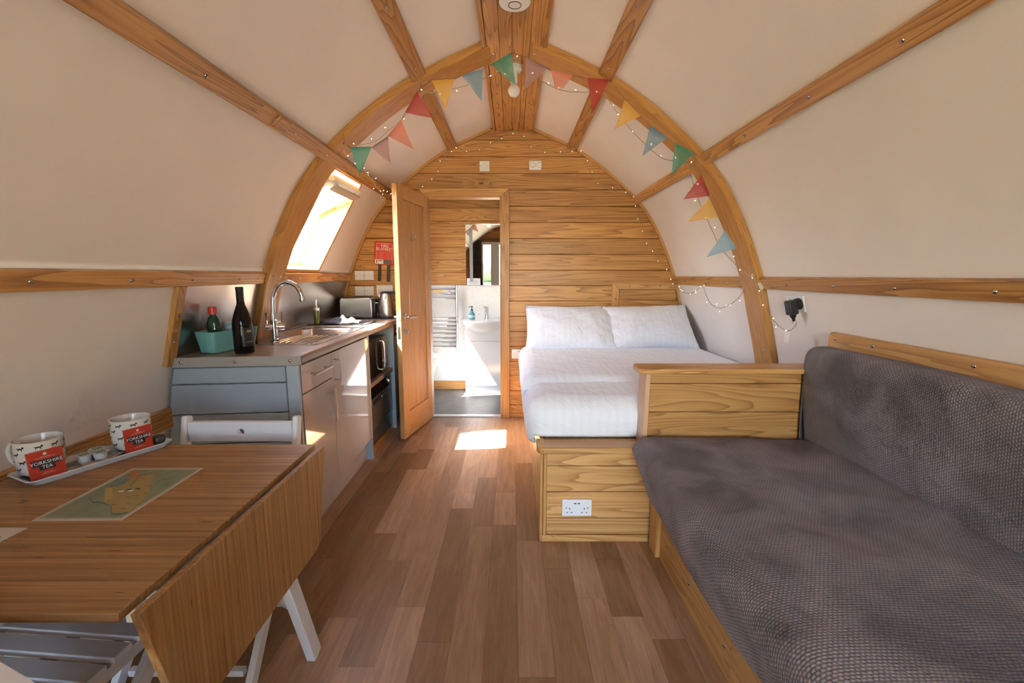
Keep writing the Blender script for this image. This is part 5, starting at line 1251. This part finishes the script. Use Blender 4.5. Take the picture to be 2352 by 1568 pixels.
def mug(label, x, y, hang):
    t = thing('mug', label, 'mug', tloc(x, y), TRZ, 'dachshund mugs on the tray')
    MG = bpy.data.materials.get('mug_white') or mat('mug_white', (0.70,0.68,0.64), 0.15)
    B().lathe([(0.030,0.0),(0.034,0.003),(0.045,0.012),(0.051,0.03),(0.053,0.055),(0.053,0.100),(0.0545,0.104),(0.052,0.105),(0.050,0.100),(0.049,0.035),(0.035,0.012),(0.004,0.010)], 32).build('body', MG, t, smooth=True, ang=50)
    a = R(hang); d = Vector((math.cos(a), math.sin(a), 0))
    B().tube(cr([d*0.050+Vector((0,0,0.085)), d*0.075+Vector((0,0,0.088)), d*0.090+Vector((0,0,0.062)), d*0.080+Vector((0,0,0.032)), d*0.049+Vector((0,0,0.025))],5), [0.006]*21, 10).build('handle', MG, t, smooth=True)
    random.seed(int(abs(x*1000)+abs(y*1000)))
    for r_, z in enumerate((0.028, 0.050, 0.072, 0.090)):
        for k in range(9):
            a0 = 360/9*k + (20 if r_ % 2 else 0) + random.uniform(-3, 3)
            rad = 0.0534 if z > 0.04 else 0.0512
            dg = B()
            def q(da0, da1, z0, z1):
                f = lambda da, zz: Vector((rad*math.cos(R(a0+da)), rad*math.sin(R(a0+da)), z+zz))
                dg.bm.faces.new([dg.bm.verts.new(f(da0,z0)), dg.bm.verts.new(f(da1,z0)), dg.bm.verts.new(f(da1,z1)), dg.bm.verts.new(f(da0,z1))])
            q(-7,6,-0.0015,0.0025); q(5,10,0.001,0.006); q(-7,-5,-0.005,-0.0015); q(3,5,-0.005,-0.0015); q(-11,-7,0.001,0.0025)
            dg.build('dog_print', INKK, t)
    return t
mug('white mug with dachshund pattern, nearest on the tray', -0.026, -0.118, 205); mug('white mug with dachshund pattern, at the far end of the tray', -0.010, 0.098, 160)
TEAR = mat('tea_packet_red', (0.50,0.045,0.025), 0.35); NAVY = mat('tea_navy', (0.03,0.03,0.05), 0.4)
def sachet(label, x, y, lean):
    t = thing('tea_sachet', label, 'tea sachet', tloc(x, y, 0.0075), rot=Euler((R(-lean), 0, TRZ + R(90)), 'XYZ'), group='tea sachets on the tray')
    # local x along the tray, local -y faces right
    B().box(-0.0385, 0.0385, -0.0015, 0.0015, 0, 0.082).build('packet', TEAR, t, bevel=0.001)
    yy = -0.0016
    B().box(-0.031, 0.031, yy-0.0004, yy, 0.040, 0.056).build('name_band', NAVY, t); B().box(-0.017, 0.017, yy-0.0004, yy, 0.028, 0.041).build('name_band', NAVY, t)
    text('lettering', 'YORKSHIRE', 0.0130, INKW, t, (0, yy-0.0006, 0.048), (R(90),0,0), 0.0002); text('lettering', 'TEA', 0.0130, INKW, t, (0, yy-0.0006, 0.0352), (R(90),0,0), 0.0002)
    for k in range(5):
        a = R(90+72*k); B().lathe([(0.0016,0),(0.0016,0.0003)], 8, Matrix.Translation((0.0026*math.cos(a), yy, 0.072+0.0026*math.sin(a))) @ Matrix.Rotation(math.pi/2,4,'X')).build('rose_petal', INKW, t)
    for w_, z in ((0.022,0.064),(0.040,0.0615),(0.020,0.020),(0.030,0.0165),(0.026,0.0055)): B().box(-w_/2, w_/2, yy-0.0003, yy, z, z+0.0011).build('print_line', mat('tea_print', (0.75,0.40,0.30), 0.5) if 'tea_print' not in bpy.data.materials else bpy.data.materials['tea_print'], t)
    return t
sachet('red tea sachet leaning on the nearest mug', 0.042, -0.128, 9); sachet('red tea sachet leaning on the far mug', 0.050, 0.088, 3)
for i, (x, y, lb) in enumerate(((-0.008,-0.030,'sealed milk pot beside the red sachet of the nearest mug'),(0.010,0.003,'sealed milk pot standing furthest right on the tray'),(-0.030,0.012,'sealed milk pot behind the other two'))):
    t = thing('milk_pot', lb, 'milk pot', tloc(x, y), TRZ, 'milk pots on the tray')
    B().lathe([(0.013,0),(0.0145,0.002),(0.0185,0.022),(0.0195,0.024)], 18).build('cup', mat('milk_pot%d' % i, (0.66,0.68,0.70), 0.25), t, smooth=True)
    lb_ = B(); lb_.lathe([(0.0215,0.0242),(0.0218,0.0256)], 18); lb_.prism([(0.014,-0.008,0.0243),(0.027,-0.004,0.0243),(0.027,0.004,0.0243),(0.014,0.008,0.0243)], (0,0,0.0011)); lb_.build('lid', mat('pot_lid%d' % i, (0.50,0.52,0.46), 0.35), t)
    for k in range(3): B().box(-0.012, 0.012, -0.010+k*0.008, -0.006+k*0.008, 0.0257, 0.0260).build('print_line', mat('pot_green%d%d' % (i, k), (0.06,0.13,0.09), 0.5), t)
random.seed(5)
for i, (x, y, a, lb) in enumerate(((0.030,-0.055,20,'cream paper sugar sachet nearest the red sachet'),(0.034,-0.020,-12,'cream paper sugar sachet in the middle of the tray edge'),(0.030,0.022,32,'cream paper sugar sachet furthest along the tray edge'))):
    t = thing('sugar_sachet', lb, 'sugar sachet', tloc(x, y, 0.0075+i*0.0021), TRZ+R(a), 'sugar sachets on the tray')
    B().box(-0.013, 0.013, -0.032, 0.032, 0, 0.0045).build('packet', mat('sugar_paper%d' % i, (0.50,0.43,0.34), 0.6), t, bevel=0.0018)
    B().box(-0.006, 0.006, -0.02, 0.02, 0.0046, 0.0049).build('print', mat('sugar_print%d' % i, (0.34,0.27,0.19), 0.6), t)
t = thing('biscuit_packet', 'dark wrapped biscuit packet behind the far mug', 'packet', tloc(0.012, 0.158), TRZ)
B().lathe([(0.016,0),(0.022,0.004),(0.024,0.014),(0.020,0.024),(0.008,0.028)], 16).build('wrapper', mat('dark_wrapper', (0.06,0.05,0.035), 0.4), t, smooth=True)
t = thing('tea_bag_packet', 'brown flat packet lying in the middle of the tray', 'packet', tloc(0.012, 0.045), TRZ+R(15))
B().box(-0.022, 0.022, -0.018, 0.018, 0, 0.004).build('packet', mat('brown_packet', (0.16,0.08,0.045), 0.5), t, bevel=0.001)

# ------------------------------------------------------------------ bunting and fairy lights
PEN = [[(-0.936,2.039),(-0.811,2.042),(-0.889,1.885)],[(-0.809,2.039),(-0.714,2.1),(-0.701,1.943)],[(-0.714,2.101),(-0.632,2.19),(-0.569,2.033)],[(-0.61,2.229),(-0.539,2.338),(-0.446,2.199)],[(-0.456,2.403),(-0.325,2.411),(-0.378,2.241)],[(-0.284,2.425),(-0.163,2.46),(-0.174,2.287)],[(-0.118,2.484),(-0.003,2.544),(0.021,2.373)],[(0.08,2.522),(0.196,2.467),(0.071,2.342)],[(0.218,2.457),(0.342,2.425),(0.292,2.356),(0.245,2.363)],[(0.426,2.411),(0.553,2.403),(0.463,2.241)],[(0.643,2.3),(0.737,2.215),(0.588,2.136)],[(0.791,2.163),(0.895,2.093),(0.753,1.991)],[(0.938,2.062),(1.053,2.008),(0.93,1.884)],[(1.104,1.887),(1.159,1.771),(1.002,1.749)],[(1.158,1.761),(1.219,1.648),(1.041,1.622)],[(1.259,1.569),(1.336,1.468),(1.165,1.417)]]
PC = ['teal','mauve','coral','red','yellow','blue','teal','mauve','coral','red','yellow','blue','teal','red','yellow','light blue']
def sc_(p, f): return Vector((p[0]*f, p[1]*f, 1.31 + (p[2]-1.31)*f))
bu = thing('bunting', 'string of coloured fabric pennants hung across the arch rib', 'bunting', (0, 0, 0))
line = [sc_((-0.955, 2.76, 2.052), 2.66/2.76)]
for i, (pts, c) in enumerate(zip(PEN, PC)):
    f = (2.60 if i in (6, 7) else 2.63 if i in (5, 8) else 2.66)/2.76
    P = [sc_((x, 2.76, z), f) for x, z in pts]
    line += [P[0], P[1]]
    b = B(); lay = None; n = 8
    a, c2 = P[0], P[1]
    lowL, lowR = (P[3], P[2]) if len(P) == 4 else (P[2], P[2])
    def fn(u, v, a=a, c2=c2, lowL=lowL, lowR=lowR, i=i):
        p = (a.lerp(lowL, v)).lerp(c2.lerp(lowR, v), u)
        return p + Vector((0, 0.012*math.sin(u*3.0+i)*v + 0.006*math.sin(v*4+i*2), 0))
    b.grid(fn, n, n); o = b.build('pennant', CL[c], bu, smooth=True, weld=1e-5, ang=180); o['label'] = '%s cotton pennant' % c
    hb = B(); hb.grid(lambda u, v, fn=fn: fn(u, v*0.10) + Vector((0,-0.0016,0)), n, 1); hb.build('hem', CL[c], o, smooth=True, ang=180)
line.append(sc_((1.425, 2.84, 1.334), 0.945))
B().tube(line, 0.0016, 6).build('string', mat('brown_string', (0.24,0.17,0.12), 0.8), bu)
def hook(parent, p):
    b = B(); p = Vector(p); b.tube(cr([p+Vector((0,0,0.02)), p, p+Vector((0,-0.006,-0.008)), p+Vector((0,-0.014,-0.004)), p+Vector((0,-0.014,0.006))],4), 0.0016, 6); b.build('hook', SCREW, parent, smooth=True)
for x, z in ((-0.945,2.045),(-0.505,2.345),(0.012,2.515),(0.545,2.37),(1.02,1.985),(1.41,1.30)): hook(bu, sc_((x, 2.70, z), 0.975))
_b = B(); _b.lathe([(0.0008,-0.0035),(0.0020,-0.002),(0.0024,0.0),(0.0019,0.003),(0.0006,0.0044)], 8); _o = _b.build('bulb', BULB, smooth=True); BULB_ME = _o.data; bpy.data.objects.remove(_o)
_b = B(); _b.tube([(0,0,0),(0,0,0.02)], 0.0011, 5); _o = _b.build('stem', WIRE); STEM_ME = _o.data; bpy.data.objects.remove(_o)
def lights(name, label, pts, seed, spacing=0.10, sub=6):
    random.seed(seed); t = thing(name, label, 'fairy lights', (0, 0, 0), 0, 'fairy light strings')
    P = cr(pts, sub); B().tube(P, 0.0021, 6).build('wire', WIRE, t, smooth=True)
    d = spacing*0.5
    for a, c in zip(P, P[1:]):
        L = (c-a).length
        while d < L:
            p = a.lerp(c, d/L); v = Vector((random.uniform(-1,1), random.uniform(-0.7,0.1), random.uniform(-1,0.8))).normalized()
            q = v.to_track_quat('Z', 'Y').to_euler(); inst('stem', STEM_ME, t, p, q); inst('bulb', BULB_ME, t, p + v*0.022, q); d += spacing*random.uniform(0.8, 1.2)
        d -= L
    return t
F1 = [(-0.97,2.84,2.06),(-0.806,2.84,2.099),(-0.723,2.84,2.163),(-0.649,2.84,2.218),(-0.566,2.84,2.302),(-0.511,2.84,2.364),(-0.457,2.84,2.367),(-0.297,2.84,2.397),(-0.173,2.84,2.439),(-0.049,2.84,2.488),(0.013,2.84,2.541),(0.057,2.84,2.516),(0.154,2.84,2.443),(0.234,2.84,2.397),(0.323,2.84,2.372),(0.43,2.84,2.368),(0.532,2.84,2.364),(0.564,2.84,2.327),(0.629,2.84,2.243),(0.731,2.84,2.133),(0.872,2.84,2.013),(0.954,2.84,1.985),(1.045,2.84,1.978),(1.056,2.84,1.951),(1.116,2.84,1.781),(1.216,2.84,1.587),(1.273,2.84,1.483),(1.352,2.84,1.4),(1.425,2.84,1.334)]
F1B = [(1.43,2.651,1.264),(1.43,2.593,1.198),(1.43,2.542,1.108),(1.43,2.436,1.047),(1.43,2.35,1.023),(1.43,2.292,1.049),(1.43,2.275,1.075)]
F2 = [(-0.829,4.06,2.06),(-0.677,4.06,2.135),(-0.63,4.06,2.216),(-0.51,4.06,2.376),(-0.407,4.06,2.364),(-0.304,4.06,2.358),(-0.155,4.06,2.419),(0.018,4.06,2.517),(0.095,4.06,2.45),(0.186,4.06,2.383),(0.367,4.06,2.352),(0.445,4.06,2.333),(0.528,4.06,2.374),(0.6,4.06,2.303),(0.708,4.06,2.129),(0.788,4.06,2.066),(0.947,4.06,2.009),(1.038,4.06,1.991),(1.113,4.06,1.799),(1.21,4.06,1.566),(1.304,4.06,1.439),(1.425,4.05,1.247)]
F2B = [(1.42,3.898,1.188),(1.42,3.652,1.164),(1.42,3.496,1.208),(1.42,3.386,1.258),(1.42,3.397,1.224),(1.42,3.271,1.116),(1.42,3.121,1.087),(1.42,2.967,1.122),(1.42,2.854,1.175),(1.42,2.80,1.224)]
f1 = [sc_(p, 0.945) for p in F1] + [sc_(p, 0.975) for p in F1B[:4]] + [sc_(p, 0.985) for p in F1B[4:]]
a_ = lights('fairy_lights', 'fairy lights strung along the arch rib down to the wall plug', f1, 1)
tgp = sc_((1.43, 2.35, 1.02), 0.985)
B().box(-0.0005, 0.0005, -0.022, 0.018, -0.055, 0.0).build('paper_tag', INKW, a_).location = tgp
cpl = B(); cpl.tube([sc_((1.43,2.65,1.262), 0.97), sc_((1.43,2.62,1.235), 0.97)], 0.010, 10); cpl.build('connector', mat('clear_connector', (0.62,0.58,0.52), 0.2), a_, smooth=True)
lights('fairy_lights', 'fairy lights draped over the far wall and along the right wall', [sc_(p, 0.998) for p in F2] + [sc_(p, 0.985) for p in F2B], 2, 0.10)
lp = [(-1.0,2.942,2.071),(-1.0,3.007,2.036),(-1.0,3.14,2.01),(-1.0,3.319,1.995),(-1.0,3.42,1.985),(-1.0,3.489,1.953),(-1.0,3.70,1.945),(-1.0,3.964,1.97)]
lights('fairy_lights', 'short run of fairy lights along the upper left purlin by the door', [sc_(p, 0.955) for p in lp], 3, 0.06)
